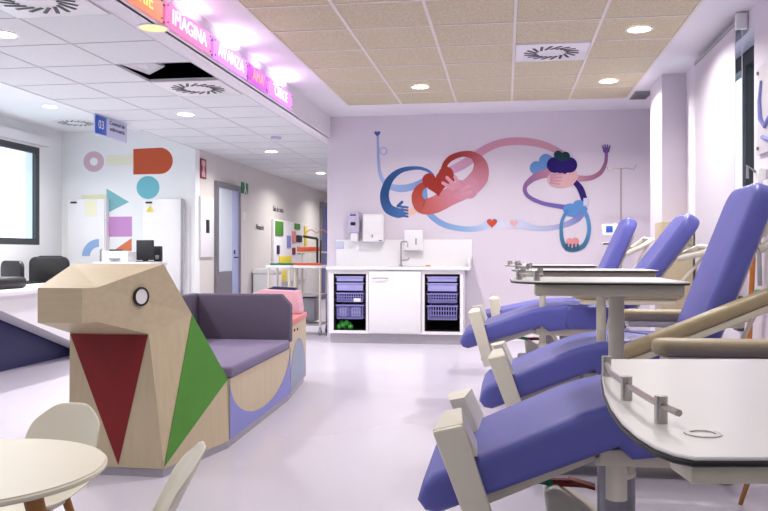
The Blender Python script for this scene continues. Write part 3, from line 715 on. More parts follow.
tag(obj('supply_packs', bm, M['paleblue']), 'pale blue packs inside the bottom basket of the left bay', 'packs')
bm = NB(); box(bm, X0+b0+.23, X0+b0+.31, 8.982, 8.988, lz_(302), lz_(298.5), .001); tag(obj('paper_slip', bm, M['white']), 'small white paper slip on the third basket of the left bay', 'paper')
bm = NB()
for k in range(7):
    tt = bmesh.new(); bmesh.ops.create_icosphere(tt, subdivisions=2, radius=.034)
    merge(bm, tt, 0, T(X0+b0+.05+.022*k, 9.05+.03*(k % 2), zbay0+.036+.02*((k*2) % 3)) @ Matrix.Diagonal((1, 1, 1.1, 1)))
tag(obj('green_bag', bm, M['plant']), 'crumpled green bag at the floor of the left bay', 'bag')
# faucet, dispensers
fx = atY(401, 262, 9.38)
t = thing('faucet', 'tall square chrome faucet on the sink counter', 'faucet', (fx.x, 9.38, cz+.035))
bm = NB(); tube(bm, [(0, 0, 0), (0, 0, .27), (.01, -.0, .285), (.075, -.06, .285), (.085, -.07, .27), (.085, -.07, .22)], .009, 12); cyl(bm, 0, 0, 0, .02, .022); obj('spout', bm, M['chrome'], t)
bm = NB(); tube(bm, [(.01, 0, .07), (.08, -.01, .075), (.095, -.01, .1)], .008, 10); obj('lever', bm, M['chrome'], t)
def wall_disp(name, px0, px1, py0, py1, label, m_, th, parts):
    a, c = atY(px0, py0, YB-th), atY(px1, py1, YB-th)
    t = thing(name, label, 'dispenser', ((a.x+c.x)/2, YB-.011, c.z)); w = (c.x-a.x)/2; h = a.z-c.z
    bm = NB(); box(bm, -w, w, -th, .011, 0, h, .02, 3); obj('body', bm, m_, t)
    parts(t, w, h, th); return t
def p_soap(t, w, h, th):
    bm = NB(); box(bm, -w*.5, w*.4, -th-.004, -th+.004, h*.36, h*.52, .01); obj('window', bm, M['black'], t)
    bm = NB(); box(bm, -w*.6, w*.5, -th-.003, -th+.003, h*.82, h*.88, .002); obj('brand_plate', bm, M['navy'], t)
    bm = NB(); box(bm, -w*.6, w*.7, -th*.8, -.01, -.1, .02, .012); obj('push_lever', bm, M['white'], t)
def p_towel(t, w, h, th):
    bm = NB(); box(bm, -w+.02, w-.02, -th-.004, -th+.004, h*.28, h-.02, .006); obj('front_cover', bm, M['white'], t)
    bm = NB(); box(bm, -w*.12, w*.02, -th-.006, -th, h*.16, h*.26, .003); obj('lock', bm, M['grey'], t)
    bm = NB(); box(bm, w*.6, w*.85, -th-.005, -th, .012, .022, .001); obj('mark', bm, M['ink'], t)
wall_disp('soap_dispenser', 348, 359, 212, 233, 'lilac grey soap dispenser at the left of the towel dispenser', M['crate2'] if False else mat('lilac grey plastic', (186, 180, 206), .4, var=.02), .12, p_soap)
wall_disp('paper_towel_dispenser', 362.5, 383.5, 214, 242, 'large white paper towel dispenser right of the soap dispenser', M['white'], .13, p_towel)
def p_small(t, w, h, th):
    bm = NB(); box(bm, w*.2, w*.35, -th-.004, -th, h*.3, h*.6, .002); obj('level_slit', bm, M['grey'], t)
wall_disp('glove_dispenser', 404, 423, 230, 251, 'smaller white wall box above the right of the faucet', M['white'], .1, p_small)
a = atY(339.5, 245, YB-.012); bm = NB(); box(bm, a.x-.05, a.x+.05, YB-.012-.012, YB-.012, a.z-.045, a.z+.045, .004); tag(obj('light_switch', bm, M['paleblue']), 'square white switch plate below left of soap dispenser', 'switch')
a = atY(428, 260.5, 9.2); bm = NB(); box(bm, a.x-.025, a.x+.025, 9.18, 9.23, cz+.036, cz+.056, .006); tag(obj('soap_bar', bm, M['coral']), 'small reddish item lying on the sink counter', 'soap')

# ------------------------------------------------------------------ dog shaped bench
dog = thing('dog_bench', 'plywood bench shaped like an animal head with purple cushions', 'bench', (0, 0, 0))
AX = -1.79
def mir(p): return (2*AX-p[0], p[1], p[2])
A_ = (-1.600, 3.50, .637); B_ = (-1.508, 3.455, .04); Cc = (-1.415, 4.03, .356); Cf = (-1.405, 4.03, .04); D_ = (-1.50, 3.76, .71); E_ = (-1.565, 3.58, .954)
St = (-1.712, 3.24, .858); Sb = (-1.712, 3.24, .712); Ft = (-1.74, 3.165, .858); Fb = (-1.74, 3.165, .712)
Bl = (-1.965, 3.455, .04); Al = (-1.985, 3.5, .637)
V = [A_, D_, E_, St, Sb, Ft, Fb]; Vm = [Al, mir(D_), mir(E_), (-1.955, 3.2, .858), (-1.955, 3.2, .712), (-1.94, 3.165, .858), (-1.94, 3.165, .712)]
bm = NB()
solid(bm, V+Vm, [(2, 3, 4, 0, 1), (9, 10, 11, 7, 8), (3, 5, 6, 4), (10, 12, 13, 11), (5, 12, 13, 6), (2, 9, 10, 12, 5, 3), (4, 6, 13, 11, 7, 0), (2, 1, 8, 9), (0, 7, 8, 1)])
obj('head', bm, M['birch_h'], dog, 0)
bm = NB(); Cm, Cfm, Bm_, Dm = mir(Cc), mir(Cf), Bl, mir(D_)
solid(bm, [A_, B_, Cf, Cc, D_, Al, Bm_, Cfm, Cm, Dm], [(0, 1, 4), (1, 3, 4), (1, 2, 3), (5, 9, 6), (6, 9, 8), (6, 8, 7), (0, 5, 6, 1), (4, 3, 8, 9), (0, 4, 9, 5), (1, 6, 7, 2), (2, 7, 8, 3)])
obj('neck', bm, M['birch'], dog, 0)
def facet(name, pts, m_, off=.003, th=.002):
    pts = [Vector(p) for p in pts]; n = (pts[1]-pts[0]).cross(pts[2]-pts[0]).normalized()
    if n.dot(Vector((0, 0, .7))-pts[0]+Vector((0, 0, 0))) < 0: n = -n
    bm = NB(); prism(bm, [p+n*.0006 for p in pts], n*th); return obj(name, bm, m_, dog, 0)
facet('green_panel', [D_, Cc, (B_[0], B_[1], .05)], M['green'])
facet('red_panel', [(Al[0]+.003, Al[1]-.001, Al[2]-.004), (A_[0]-.004, A_[1]-.001, A_[2]-.004), (-1.725, 3.4555, .05)], M['red'])
# eye on the head side
p0, n = Vector(St), None
v1, v2 = Vector(E_)-Vector(St), Vector(A_)-Vector(St); n = v1.cross(v2).normalized()
if n.x < 0: n = -n
r = ray(140.5, 296.5); s = (p0-Vector((0, 0, 1))).dot(n)/r.dot(n); ec = Vector((0, 0, 1))+r*s
q = n.to_track_quat('Z', 'Y').to_matrix().to_4x4(); q.translation = ec+n*.001
bm = NB(); disc(bm, (0, 0, 0), .043, 0, .008, 40, hole=.034); bmesh.ops.transform(bm, matrix=q, verts=bm.verts); ey = obj('eye_ring', bm, M['black'], dog)
bm = NB(); disc(bm, (0, 0, 0), .034, 0, .006, 40); bmesh.ops.transform(bm, matrix=q, verts=bm.verts); obj('eye_disc', bm, M['eyewhite'], ey)
# bench body
P1, P2, P3 = (-1.405, 4.03), (-1.455, 5.40), (-1.56, 6.28)
XW = -2.22
bm = NB(); prism(bm, [(P1[0], P1[1], .04), (P2[0], P2[1], .04), (P2[0]-.0, P2[1], .04), (XW, P2[1], .04), (XW, P1[1], .04)][:2]+[(XW, P2[1], .04), (XW, P1[1], .04)], (0, 0, .316)); obj('seat_box', bm, M['birch'], dog, 0)
bm = NB(); prism(bm, [(P2[0], P2[1], .04), (P3[0], P3[1], .04), (XW+.1, P3[1], .04), (XW, P2[1], .04)], (0, 0, .46)); obj('rear_box', bm, M['birch'], dog, 0)
def inset(p, d=.015): return (p[0]-d, p[1])
bm = NB(); prism(bm, [(B_[0]-.006, 3.462, 0), (P1[0]-.012, 4.03, 0), (P2[0]-.012, P2[1], 0), (P3[0]-.015, P3[1]-.01, 0), (XW+.12, P3[1]-.01, 0), (XW+.015, P2[1], 0), (XW+.015, 4.05, 0), (-1.955, 3.462, 0)], (0, 0, .042)); obj('plinth', bm, M['plinth'], dog, 0)
# side decorations
def side(pa, pb, u, z, off=.0015):
    x = pa[0]+(pb[0]-pa[0])*u; y = pa[1]+(pb[1]-pa[1])*u; return (x+off, y, z)
def sidepoly(name, pa, pb, uv, m_, off=.001):
    bm = NB(); prism(bm, [side(pa, pb, u, z, off) for u, z in uv], (.0025, 0, 0)); return obj(name, bm, m_, dog, 0)
arc = [(.5-.5*math.cos(PI*k/24), .352-.262*math.sin(PI*k/24)) for k in range(25)]
sidepoly('periwinkle_corner', P1, P2, [(0, .352)]+arc[1:13]+[(.5, .045), (0, .045)], M['peri'])
sidepoly('periwinkle_corner', P1, P2, [(1, .352), (1, .045), (.5, .045)]+arc[12:24], M['peri'])
bm = NB(); prism(bm, [side(P1, P2, 0.998, .04), side(P1, P2, .998, .356), side(P1, P2, 1.0, .356), side(P1, P2, 1.0, .04)], (.003, 0, 0)); obj('panel_joint', bm, M['mauve2'], dog, 0)
sidepoly('grey_blue_arch', P2, P3, [(.0, .05)]+[(.48-.48*math.cos(PI*k/20), .05+.33*math.sin(PI*k/20)) for k in range(21)][1:]+[(.96, .05)][:0], M['bluegrey'])
# cushions
bm = NB(); prism(bm, [(P1[0]+.012, 4.035, .358), (P2[0]+.012, 5.36, .358), (-2.1, 5.36, .358), (-2.1, 4.035, .358)], (0, 0, .062), .016, 3); obj('seat_cushion', bm, M['mauve2'], dog)
bm = NB(); prism(bm, [(-2.1, 5.365, .4), (P2[0]+.012, 5.365, .4), (P2[0]+.012, 5.365, .655), (P2[0]-.055, 5.365, .727), (-2.1, 5.365, .727)], (0, .075, 0), .014, 3); obj('end_cushion', bm, M['mauve'], dog)
bm = NB(); prism(bm, [(-2.1, 4.05, .36), (-2.1, 5.44, .36), (-2.1, 5.44, .727), (-2.1, 4.4, .727), (-2.1, 4.05, .6)], (-.075, 0, 0), .014, 3); obj('back_cushion', bm, M['mauve'], dog)
bm = NB(); prism(bm, [(-2.178, 4.05, .04), (-2.178, 5.44, .04), (-2.178, 5.44, .7), (-2.178, 4.4, .7), (-2.178, 4.05, .58)], (-.04, 0, 0)); obj('back_board', bm, M['birch'], dog, 0)
bm = NB(); prism(bm, [(P2[0]+.008, 5.445, .5), (P3[0]+.008, 6.285, .5), (-2.1, 6.285, .5), (-2.15, 5.445, .5)], (0, 0, .045), .008); obj('coral_top', bm, M['coral'], dog)
bm = NB(); prism(bm, [(-1.95, 6.0, .546), (P3[0]+.02, 6.0, .546), (P3[0]+.02, 6.0, .59), (P3[0]-.02, 6.08, .715), (-1.86, 6.08, .725), (-1.95, 6.08, .69)], (0, .14, 0), .01); obj('pink_cushion', bm, M['pink'], dog)
bm = NB(); prism(bm, [(-1.94, 6.16, .69), (-1.62, 6.16, .7), (-1.62, 6.2, .735), (-1.8, 6.2, .745)], (0, .05, 0)); obj('navy_cap', bm, M['navy'], dog, 0)
bm = NB()
for yy in (5.52, 5.6): tube(bm, [(P2[0]-.0, yy, .47), (P2[0]+.006, yy, .47)], .01, 10)
obj('screws', bm, M['red'], dog)

# ------------------------------------------------------------------ reception desk
t = thing('reception_desk', 'white faceted reception desk with navy triangular base', 'desk')
DZ = .70
bm = NB(); prism(bm, [(-4.02, 5.69, .66), (-4.02, 8.6, .66), (-4.02, 8.6, .0), (-4.02, 7.66, .0)], (-.2, 0, 0)); obj('front_panel', bm, M['white'], t, 0)
bm = NB(); box(bm, -4.72, -3.95, 4.6, 8.62, .66, DZ, .006); obj('desk_top', bm, M['white'], t)
bm = NB(); prism(bm, [(-4.24, 4.6, 0), (-4.24, 8.3, 0), (-4.24, 8.3, .655), (-4.24, 4.6, .655)], (-.2, 0, 0)); obj('navy_base', bm, M['navy'], t, 0)
def office_chair(x, y, rz, label, zt=.97):
    t = thing('office_chair', label, 'chair', (x, y, 0), rz, 'black office chairs behind the reception desk')
    bm = NB()
    for k in range(5):
        a = 2*PI*k/5; tube(bm, [(0, 0, .1), (.27*math.cos(a), .27*math.sin(a), .07)], [.022, .014], 8)
        tube(bm, [(.27*math.cos(a)-.02, .27*math.sin(a), .03), (.27*math.cos(a)+.02, .27*math.sin(a), .03)], .03, 10)
    obj('base', bm, M['black'], t)
    bm = NB(); cyl(bm, 0, 0, .1, .44, .025); obj('column', bm, M['black'], t)
    bm = NB(); prism(bm, [(a_, b2, .44) for a_, b2 in rrect(-.24, .24, -.23, .23, .07)], (0, 0, .08), .02); obj('seat', bm, M['black'], t)
    bm = NB(); prism(bm, [(a_, .24, b2) for a_, b2 in rrect(-.22, .22, .56, zt, .08)], (0, .05, 0), .015); obj('backrest', bm, M['black'], t)
    for s in (-1, 1):
        bm = NB(); tube(bm, [(s*.25, .05, .46), (s*.28, .05, .64), (s*.28, -.12, .66)], .015, 8); box(bm, s*.28-.035, s*.28+.035, -.16, .1, .655, .685, .01); obj('armrest', bm, M['black'], t)
    return t
p = atD(54, 290, 9.65); office_chair(p.x, p.y, R(200), 'black office chair with wide back, middle of those behind the desk', .97)
p = atD(36, 290, 8.9); office_chair(p.x, p.y, R(150), 'black office chair leaning left, nearest the desk top', .93)
p = atD(70, 290, 9.0); office_chair(-5.58, 9.72, R(170), 'black office chair just above the plywood head edge', .98)
a = atZ(10, 289, DZ)
t = thing('black_bag', 'black bag slumped on the white desk top at left', 'bag', (-4.38, 6.45, DZ))
bm = NB(); box(bm, -.25, .2, -.22, .22, 0, .10, .035, 3); obj('bag_body', bm, M['black'], t)
bm = NB(); tube(bm, [(-.1, -.1, .09), (-.05, -.1, .14), (.05, -.1, .14), (.1, -.1, .09)], .01, 8); obj('strap', bm, M['black'], t)
t = thing('keyboard', 'dark keyboard with cables on the desk beside the black bag', 'keyboard', (-4.12, 7.35, DZ), R(20))
bm = NB(); box(bm, -.1, .1, -.22, .22, 0, .025, .006); obj('case', bm, M['black'], t)
bm = NB()
for i in range(4):
    for j in range(10): box(bm, -.085+i*.042, -.05+i*.042, -.205+j*.041, -.172+j*.041, .025, .031, .002, 1)
obj('keys', bm, M['grey'], t)

# ------------------------------------------------------------------ children's table and chairs
def camxy(xc, d): return (-SN*d+CS*xc, CS*d+SN*xc)
tx, ty = camxy(-.975, 1.9)
t = thing('round_table', 'low round white table with oak legs', 'table', (tx, ty, 0))
bm = NB(); disc(bm, (0, 0, 0), .313, .484, .5, 72); es = [e for e in bm.edges if len(e.link_faces) == 2 and e.calc_face_angle(0) > 1]; bmesh.ops.bevel(bm, geom=es, offset=.005, segments=3, affect='EDGES'); obj('tabletop', bm, M['chair_shell'], t)
for k in range(4):
    a = R(38+90*k)
    bm = NB(); tube(bm, [(.235*math.cos(a), .235*math.sin(a), 0), (.13*math.cos(a), .13*math.sin(a), .48)], [.015, .025], 12); obj('leg', bm, M['oak'], t)
bm = NB()
for k in range(2):
    a = R(38+90*k); tube(bm, [(.15*math.cos(a), .15*math.sin(a), .46), (-.15*math.cos(a), -.15*math.sin(a), .46)], .012, 8)
obj('leg_brace', bm, M['cream_metal'], t)
def kid_chair(x, y, rz, label, w=.15, ht=.54, name='child_chair'):
    """faces -Y locally (seat front at -Y)"""
    t = thing(name, label, 'chair', (x, y, 0), rz, "children's shell chairs")
    nu, nv = 17, 34; prof = []
    for j in range(nv):
        s = j/(nv-1)
        if s < .45: q = s/.45; py, pz = -.15+.24*q, .30-.012*math.sin(q*PI)-.01*(q < .05)
        elif s < .6:
            q = (s-.45)/.15; a = -PI/2+q*(PI/2-.2); py, pz = .09+.055*math.cos(a)+.0, .355+.055*math.sin(a)
        else:
            q = (s-.6)/.4; py, pz = .144+.10*q, .345+(ht-.345)*q
        prof.append((py, pz, s))
    bmx = NB(); rows = []
    for (py, pz, s) in prof:
        row = []
        if s < .45: hw = w*(.9+.1*math.sin(s/.45*PI/2))
        else: hw = w*(1-.10*((s-.45)/.55)**2)
        if s > .82: hw *= 1-.3*((s-.82)/.18)**3
        for i in range(nu):
            u = -1+2*i/(nu-1)
            e = .022*(abs(u)**3)
            yy = py-(e if s > .5 else 0)*1.2; zz = pz+(e if s <= .5 else e*.2)-(0.03*abs(u)**4*((s-.82)/.18) if s > .82 else 0)
            row.append(bmx.verts.new((u*hw, yy, zz)))
        rows.append(row)
    for j in range(nv-1):
        for i in range(nu-1): bmx.faces.new((rows[j][i], rows[j][i+1], rows[j+1][i+1], rows[j+1][i]))
    bmesh.ops.recalc_face_normals(bmx, faces=bmx.faces)
    sh = obj('seat_shell', bmx, M['chair_shell'], t, 60)
    md = sh.modifiers.new('thickness', 'SOLIDIFY'); md.thickness = .007; md.offset = 0
    md = sh.modifiers.new('smooth', 'SUBSURF'); md.levels = 1; md.render_levels = 1
    for sx in (-1, 1):
        for sy in (-1, 1):
            bm = NB(); tube(bm, [(sx*.13, sy*.12+.0, 0), (sx*.07, sy*.06, .283)], [.009, .013], 10); obj('leg', bm, M['oak'], t)
    bm = NB(); box(bm, -.075, .075, -.07, .07, .272, .286, .004); obj('leg_bracket', bm, M['cream_metal'], t)
    return t
x, y = camxy(-1.01, 2.34)
kid_chair(x, y, R(2), 'small cream shell chair tucked behind the round table', .122, .53)
x, y = camxy(-.432, 1.975); x -= .245*math.sin(R(66)); y -= .245*math.cos(R(66))
kid_chair(x, y, R(-66), 'small cream shell chair side-on at the lower edge, right of the table', .125, .54)
kid_chair(1.09, 3.36, R(20), 'child chair with oak legs, mostly hidden under the nearest tray', .125, .54)

# ------------------------------------------------------------------ donation chairs
def slab(bm, outline, th, mx, bev=.02, seg=3, taper=None, mi=0):
    """outline in local (a, y), thickness along c (0..th); taper(a)->thickness factor"""
    t = bmesh.new()
    a = [t.verts.new((p[0], p[1], 0)) for p in outline]; c = [t.verts.new((p[0], p[1], th)) for p in outline]
    t.faces.new(a); t.faces.new(c); k = len(outline)
    for i in range(k): t.faces.new((a[i], a[(i+1) % k], c[(i+1) % k], c[i]))
    bmesh.ops.recalc_face_normals(t, faces=t.faces)
    es = [e for e in t.edges if len(e.link_faces) == 2 and e.calc_face_angle(0) > 1.2]
    bmesh.ops.bevel(t, geom=es, offset=bev, segments=seg, affect='EDGES', profile=.55)
    if taper:
        for v in t.verts: v.co.z = th+(v.co.z-th)*taper(v.co.x)
    return merge(bm, t, mi, mx)
def frame_mx(x, z, ang):
    """local a axis goes from (x,z) at angle ang in the XZ plane (0 = +X), c axis is its left normal"""
    return T(x, 0, z) @ Matrix.Rotation(-ang, 4, 'Y')
def donor_chair(loc, label, sh=0.0, leg=R(24.5), back=R(69), arm_tilt=R(23), near_arm=True, tray=None, sx=0.0, rz=0, bxo=0, ll=.55):
    t = thing('donation_chair', label, 'reclining chair', loc, rz, 'blue reclining donation chairs along the window wall')
    HW = .275; KX, KZ = -.05+sx, .622+sh
    # base
    bm = NB(); prism(bm, [(a, b2, .05) for a, b2 in rrect(-.28, .62, -.19, .19, .06)], (0, 0, .06), .02); 
    prism(bm, [(-.24, -.07, .1), (.1, -.09, .11), (.1, .09, .11), (-.24, .07, .1)], (0, 0, .06), .015)
    b0 = obj('base', bm, M['grey'], t)
    for (x, y) in ((-.24, -.17), (-.24, .17), (.56, -.2), (.56, .2)):
        bm = NB(); tube(bm, [(x, y-.016, .04), (x, y+.016, .04)], .04, 16); obj('caster', bm, M['grey'], b0)
    bm = NB(); cyl(bm, .022, 0, .1, .40, .054, seg=28); cyl(bm, .022, 0, .385, .5+sh, .035); obj('lift_column', bm, M['steel'], t)
    pdy, pdz = .17, .05
    # pedal housing: sloping cream cover with one green and one red pedal
    bm = NB(); prism(bm, [(-.24, .09, .235), (-.05, .07, .12), (-.05, .07, .05), (-.26, .09, .05), (-.28, .09, .22)], (0, .13, 0), .015, 3); obj('pedal_cover', bm, M['offwhite'], t).location = (.10, .06, .03)
    bm = NB(); tube(bm, [(-.25, .15, .235), (-.33, .13, .25), (-.36, .12, .245)], [.014, .014, .01], 8); prism(bm, [(-.30, .12, .245), (-.39, .10, .25), (-.39, .15, .25), (-.31, .17, .245)], (0, 0, .014), .004); obj('green_pedal', bm, M['gplastic'], t).location = (.10, .06, .03)
    bm = NB(); tube(bm, [(-.25, .15, .235), (-.17, .13, .24), (-.12, .12, .235)], [.014, .014, .01], 8); prism(bm, [(-.20, .17, .24), (-.12, .14, .225), (-.12, .10, .225), (-.20, .12, .24)], (0, 0, .014), .004); obj('red_pedal', bm, M['redsign'], t).location = (.10, .06, .03)
    # frame under seat
    bm = NB()
    for s in (-1, 1):
        box(bm, KX, .52+sx, s*.2-.015, s*.2+.015, .43+sh, .475+sh, .005)
        tube(bm, [(.0, s*.12, .38), (KX+.1, s*.2, .44+sh)], .012, 8)
    box(bm, -.06, .44, -.2, .2, .425+sh, .45+sh, .005)
    for x in (KX+.05, .15, .4): tube(bm, [(x+sx*.5, -.2, .45+sh), (x+sx*.5, .2, .45+sh)], .014, 8)
    obj('seat_frame', bm, M['cream_metal'], t)
    # seat
    bm = NB(); slab(bm, rrect(KX+.17, .5+sx, -HW+.004, HW-.004, .02), .15, T(0, 0, KZ-.15), .04, 4); obj('seat', bm, M['blue'], t)
    # leg rest: a axis from knee outward (-X) and down
    LL = ll; ca, sa = math.cos(leg), math.sin(leg); K0 = Vector((KX+.03, KZ-.002))
    def lp(a, c): return (K0.x-a*ca-c*sa, K0.y-a*sa+c*ca)      # a outward along the leg, c up from its top face
    top = [lp(LL-.025, -.012)]+[lp(LL*q, 0) for q in (.9, .7, .5, .3)]
    e0, e1, e2 = Vector(lp(.14, .0)), K0.copy(), Vector((KX+.20, KZ+.004))
    for k in range(9):
        q = k/8; v = e0*(1-q)**2+e1*2*q*(1-q)+e2*q*q; top.append((v.x, v.y))
    prof = top+[(KX+.20, KZ-.15), (KX+.08, KZ-.165)]+[lp(.04, -.125), lp(LL*.5, -.115), lp(LL-.03, -.105), lp(LL, -.085), lp(LL+.008, -.05)]
    bm = NB(); tt = bmesh.new()
    va = [tt.verts.new((x_, -HW, z_)) for x_, z_ in prof]; vb = [tt.verts.new((x_, HW, z_)) for x_, z_ in prof]
    for x_ in (va, vb): tt.faces.new(x_)
    for k in range(len(prof)): tt.faces.new((va[k], va[(k+1) % len(prof)], vb[(k+1) % len(prof)], vb[k]))
    bmesh.ops.recalc_face_normals(tt, faces=tt.faces)
    es = [e for e in tt.edges if abs(e.verts[0].co.y-e.verts[1].co.y) < .01]
    bmesh.ops.bevel(tt, geom=es, offset=.034, segments=4, affect='EDGES', profile=.55, clamp_overlap=True)
    merge(bm, tt)
    lr = obj('leg_rest', bm, M['blue'], t, 50)
    bm = NB(); mxl = T(KX+.03, 0, KZ-.005) @ Matrix.Rotation(-leg, 4, 'Y') @ Matrix.Diagonal((-1, 1, 1, 1))
    bm.free()
    for s in (-1, 1):
        bm = NB(); box(bm, .02, LL*.75, s*.17-.014, s*.17+.014, -.15, -.115, .004, mx=mxl); obj('leg_frame', bm, M['cream_metal'], t)
    # foot bracket: cream strut each side, folded stop plate above the cushion
    for q in (-1, 1):
        yo = q*(HW+.010)
        bm = NB(); prism(bm, [(LL*.66, yo, .10), (LL*.80, yo, .115), (LL*.84, yo, -.24), (LL*.72, yo, -.25)], (0, q*.026, 0), .008, 2, mx=mxl)
        fg = obj('foot_guard', bm, M['offwhite'], t)
        bm = NB(); solid(bm, [mxl @ Vector(p) for p in [(LL*.66, yo, .10), (LL*.80, yo, .115), (LL*.80, yo, .02), (LL*.66, yo, .005), (LL*.68, yo-q*.2, .11), (LL*.76, yo-q*.2, .12), (LL*.76, yo-q*.22, .0), (LL*.68, yo-q*.22, .0)]],
              [(0, 1, 2, 3), (4, 5, 6, 7), (0, 1, 5, 4), (1, 2, 6, 5), (2, 3, 7, 6), (3, 0, 4, 7)]); obj('guard_plate', bm, M['offwhite'], fg, 0)
    bm = NB(); tube(bm, [(LL*.82, -HW-.02, -.19), (LL*.82, HW+.02, -.19)], .014, 10, mx=mxl); obj('cross_bar', bm, M['cream_metal'], t)
    # backrest
    bx, bz = .37+sx+bxo, .50+sh; BL = .88
    bm = NB(); mxb = frame_mx(bx, bz, back)
    ol = rrect(0, BL, -.25, .25, (.03, .10, .10, .03), 8)
    ol = [(a, y*(1-.10*max(0, a-.3)/BL)) for a, y in ol]
    slab(bm, ol, -.10, mxb, .035, 4, None); obj('backrest', bm, M['blue'], t)
    bm = NB(); box(bm, .02, BL-.12, -.16, .16, -.122, -.1, .004, mx=mxb)
    obj('back_shell', bm, M['cream_metal'], t)
    # push handle behind back
    bm = NB(); tube(bm, [(BL-.28, -.2, -.115), (BL-.18, -.22, -.2), (BL-.1, -.2, -.25), (BL-.08, .2, -.25), (BL-.18, .22, -.2), (BL-.28, .2, -.115)], .02, 10, mx=mxb)
    tube(bm, [(BL-.1, -.2, -.24), (BL-.7, -.16, -.2), (BL-.8, -.14, -.12)], .01, 8, mx=mxb)
    obj('push_handle', bm, M['offwhite'], t)
    # armrests
    for s in (-1, 1):
        tilt = arm_tilt if s < 0 else 0
        ax, az = (.12+sx, .755+sh)
        if tilt: m4 = T(.06+sx, s*(HW+.06), .53+sh) @ Matrix.Rotation(-tilt, 4, 'Y')
        else: m4 = T(ax+.06, s*(HW+.06), az-.09)
        if s < 0 and not near_arm: continue
        L_ = .74 if tilt else .62
        bm = NB(); slab(bm, rrect(0, L_, -.055, .055, (.05, .03, .03, .05), 6), .055, m4, .02, 3); ar = obj('armrest', bm, M['beige'], t)
        bm = NB(); slab(bm, rrect(.03, L_-.03, -.045, .045, .02, 4), .03, m4 @ T(0, 0, -.03), .006, 2); obj('armrest_pan', bm, M['cream_metal'], ar)
        bm = NB(); tube(bm, [(.36+sx, s*(HW-.06), .45+sh), (.38+sx, s*(HW+.04), .5+sh), (.42+sx, s*(HW+.06), (.69 if not tilt else .64)+sh)], .014, 10); obj('arm_post', bm, M['cream_metal'], t)
    bm = NB(); tube(bm, [(.5+sx, -.2, .58+sh), (.5+sx, -.33, .6+sh), (.52+sx, -.40, .6+sh)], [.012, .012, .018], 10); obj('release_lever', bm, M['offwhite'], t)
    # tray with post
    if tray:
        (x0, x1, yy0, yy1, zt, pxp, pyp) = tray
        bm = NB(); tube(bm, [(pxp, pyp, .34), (pxp, pyp, zt-.03)], .021, 20); tube(bm, [(pxp, pyp, zt-.05), (pxp, pyp, zt-.02)], .027, 20); ps = obj('tray_post', bm, M['cream_metal'], t)
        bm = NB(); cyl(bm, pxp, pyp, .33, .44, .029); tube(bm, [(pxp, pyp, .39), (pxp+.05, (pyp+0)/2, .38), (.03, -.045, .37)], .016, 10); obj('collar', bm, M['offwhite'], ps)
        tray_board(t, x0, x1, yy0, yy1, zt)
    return t
def tray_board(t, x0, x1, yy0, yy1, zt, rr=(.15, .03, .03, .08), bh=.03, ol_=None, rail_=None, pr=.0085):
    ol_ = ol_ or rrect(x0, x1, yy0, yy1, rr, 10)
    bm = NB(); slab(bm, ol_, .0035, T(0, 0, zt-.0035), .001, 1); tb = obj('tray_top', bm, M['gloss_white'], t)
    bm = NB(); slab(bm, [(p_[0]+(-.0015 if p_[0] < (x0+x1)/2 else .0015), p_[1]+(-.0015 if p_[1] < (yy0+yy1)/2 else .0015)) for p_ in ol_], .0045, T(0, 0, zt-.008), .001, 1); obj('edge_band', bm, M['black'], tb)
    bm = NB(); 
    if rail_:
        q0 = Vector(ol_[10])+Vector((-nd.y, nd.x))*.008; q1 = q0+nd*.5; up_ = Vector((-nd.y, nd.x))*.05
        prism(bm, [(q0.x, q0.y, zt-.008-bh), (q1.x, q1.y, zt-.008-bh), (q1.x+up_.x, q1.y+up_.y, zt-.008-bh), (q0.x+up_.x, q0.y+up_.y, zt-.008-bh)], (0, 0, bh), .002)
    else: box(bm, x0+.06, x1-.01, yy0+.03, yy0+.09, zt-.008-bh, zt-.008, .004)
    obj('tray_beam', bm, M['cream_metal'], tb)
    bm = NB(); box(bm, x0+.12, x1-.03, yy1-.12, yy1-.06, zt-.008-bh*.7, zt-.008, .004); obj('tray_beam', bm, M['cream_metal'], tb)
    # low guard rail round the left end on steel pegs
    pts = []
    ol = rrect(x0+.022, x1, yy0+.022, yy1-.022, (rr[0], .02, .02, rr[3]), 10)
    path = [p for p in ol if p[0] < x0+.10]
    path = sorted(path, key=lambda p: math.atan2(p[1]-(yy0+yy1)/2, p[0]-(x0+.3)) % (2*PI))
    near = rail_ or [p for p in path]
    bm = NB(); tube(bm, [(p[0], p[1], zt+.017) for p in near], .0035, 6); obj('guard_rail', bm, M['chrome'], tb)
    for f in ((0, .4, .999) if rail_ else (0, .33, .66, .999)):
        p = near[int(f*(len(near)-1))]
        bm = NB(); cyl(bm, p[0], p[1], zt, zt+.026, pr, seg=16); obj('rail_peg', bm, M['chrome'], tb)
    return tb
BXW = .36
ch = [
 dict(loc=(.30, 2.47, 0), label='blue reclining chair nearest the camera, only its leg rest and armrest in view', tray=(-.285, .155, -.37, .08, .93, .0, -.17), arm_tilt=0, sx=-.0, ll=.585, bxo=.1),
 dict(loc=(.39, 3.92, 0), label='blue reclining chair with tall upright back and beige armrest sloping up', tray=(-.36, .26, -.32, .1, .93, .03, -.2)),
 dict(loc=(.36, 5.42, 0), label='blue reclining chair tilted far back with raised leg rest, third from camera', sh=.06, leg=R(20), back=R(53), arm_tilt=0, tray=(-.36, .2, -.3, .1, .93, -.13, -.2), sx=-.12, bxo=-.02),
 dict(loc=(.34, 6.95, 0), label='blue reclining chair farthest away, next to the drip stand', back=R(66), arm_tilt=0, leg=R(12), sh=.0, bxo=-.10),
]
for c_ in ch: donor_chair(**c_)
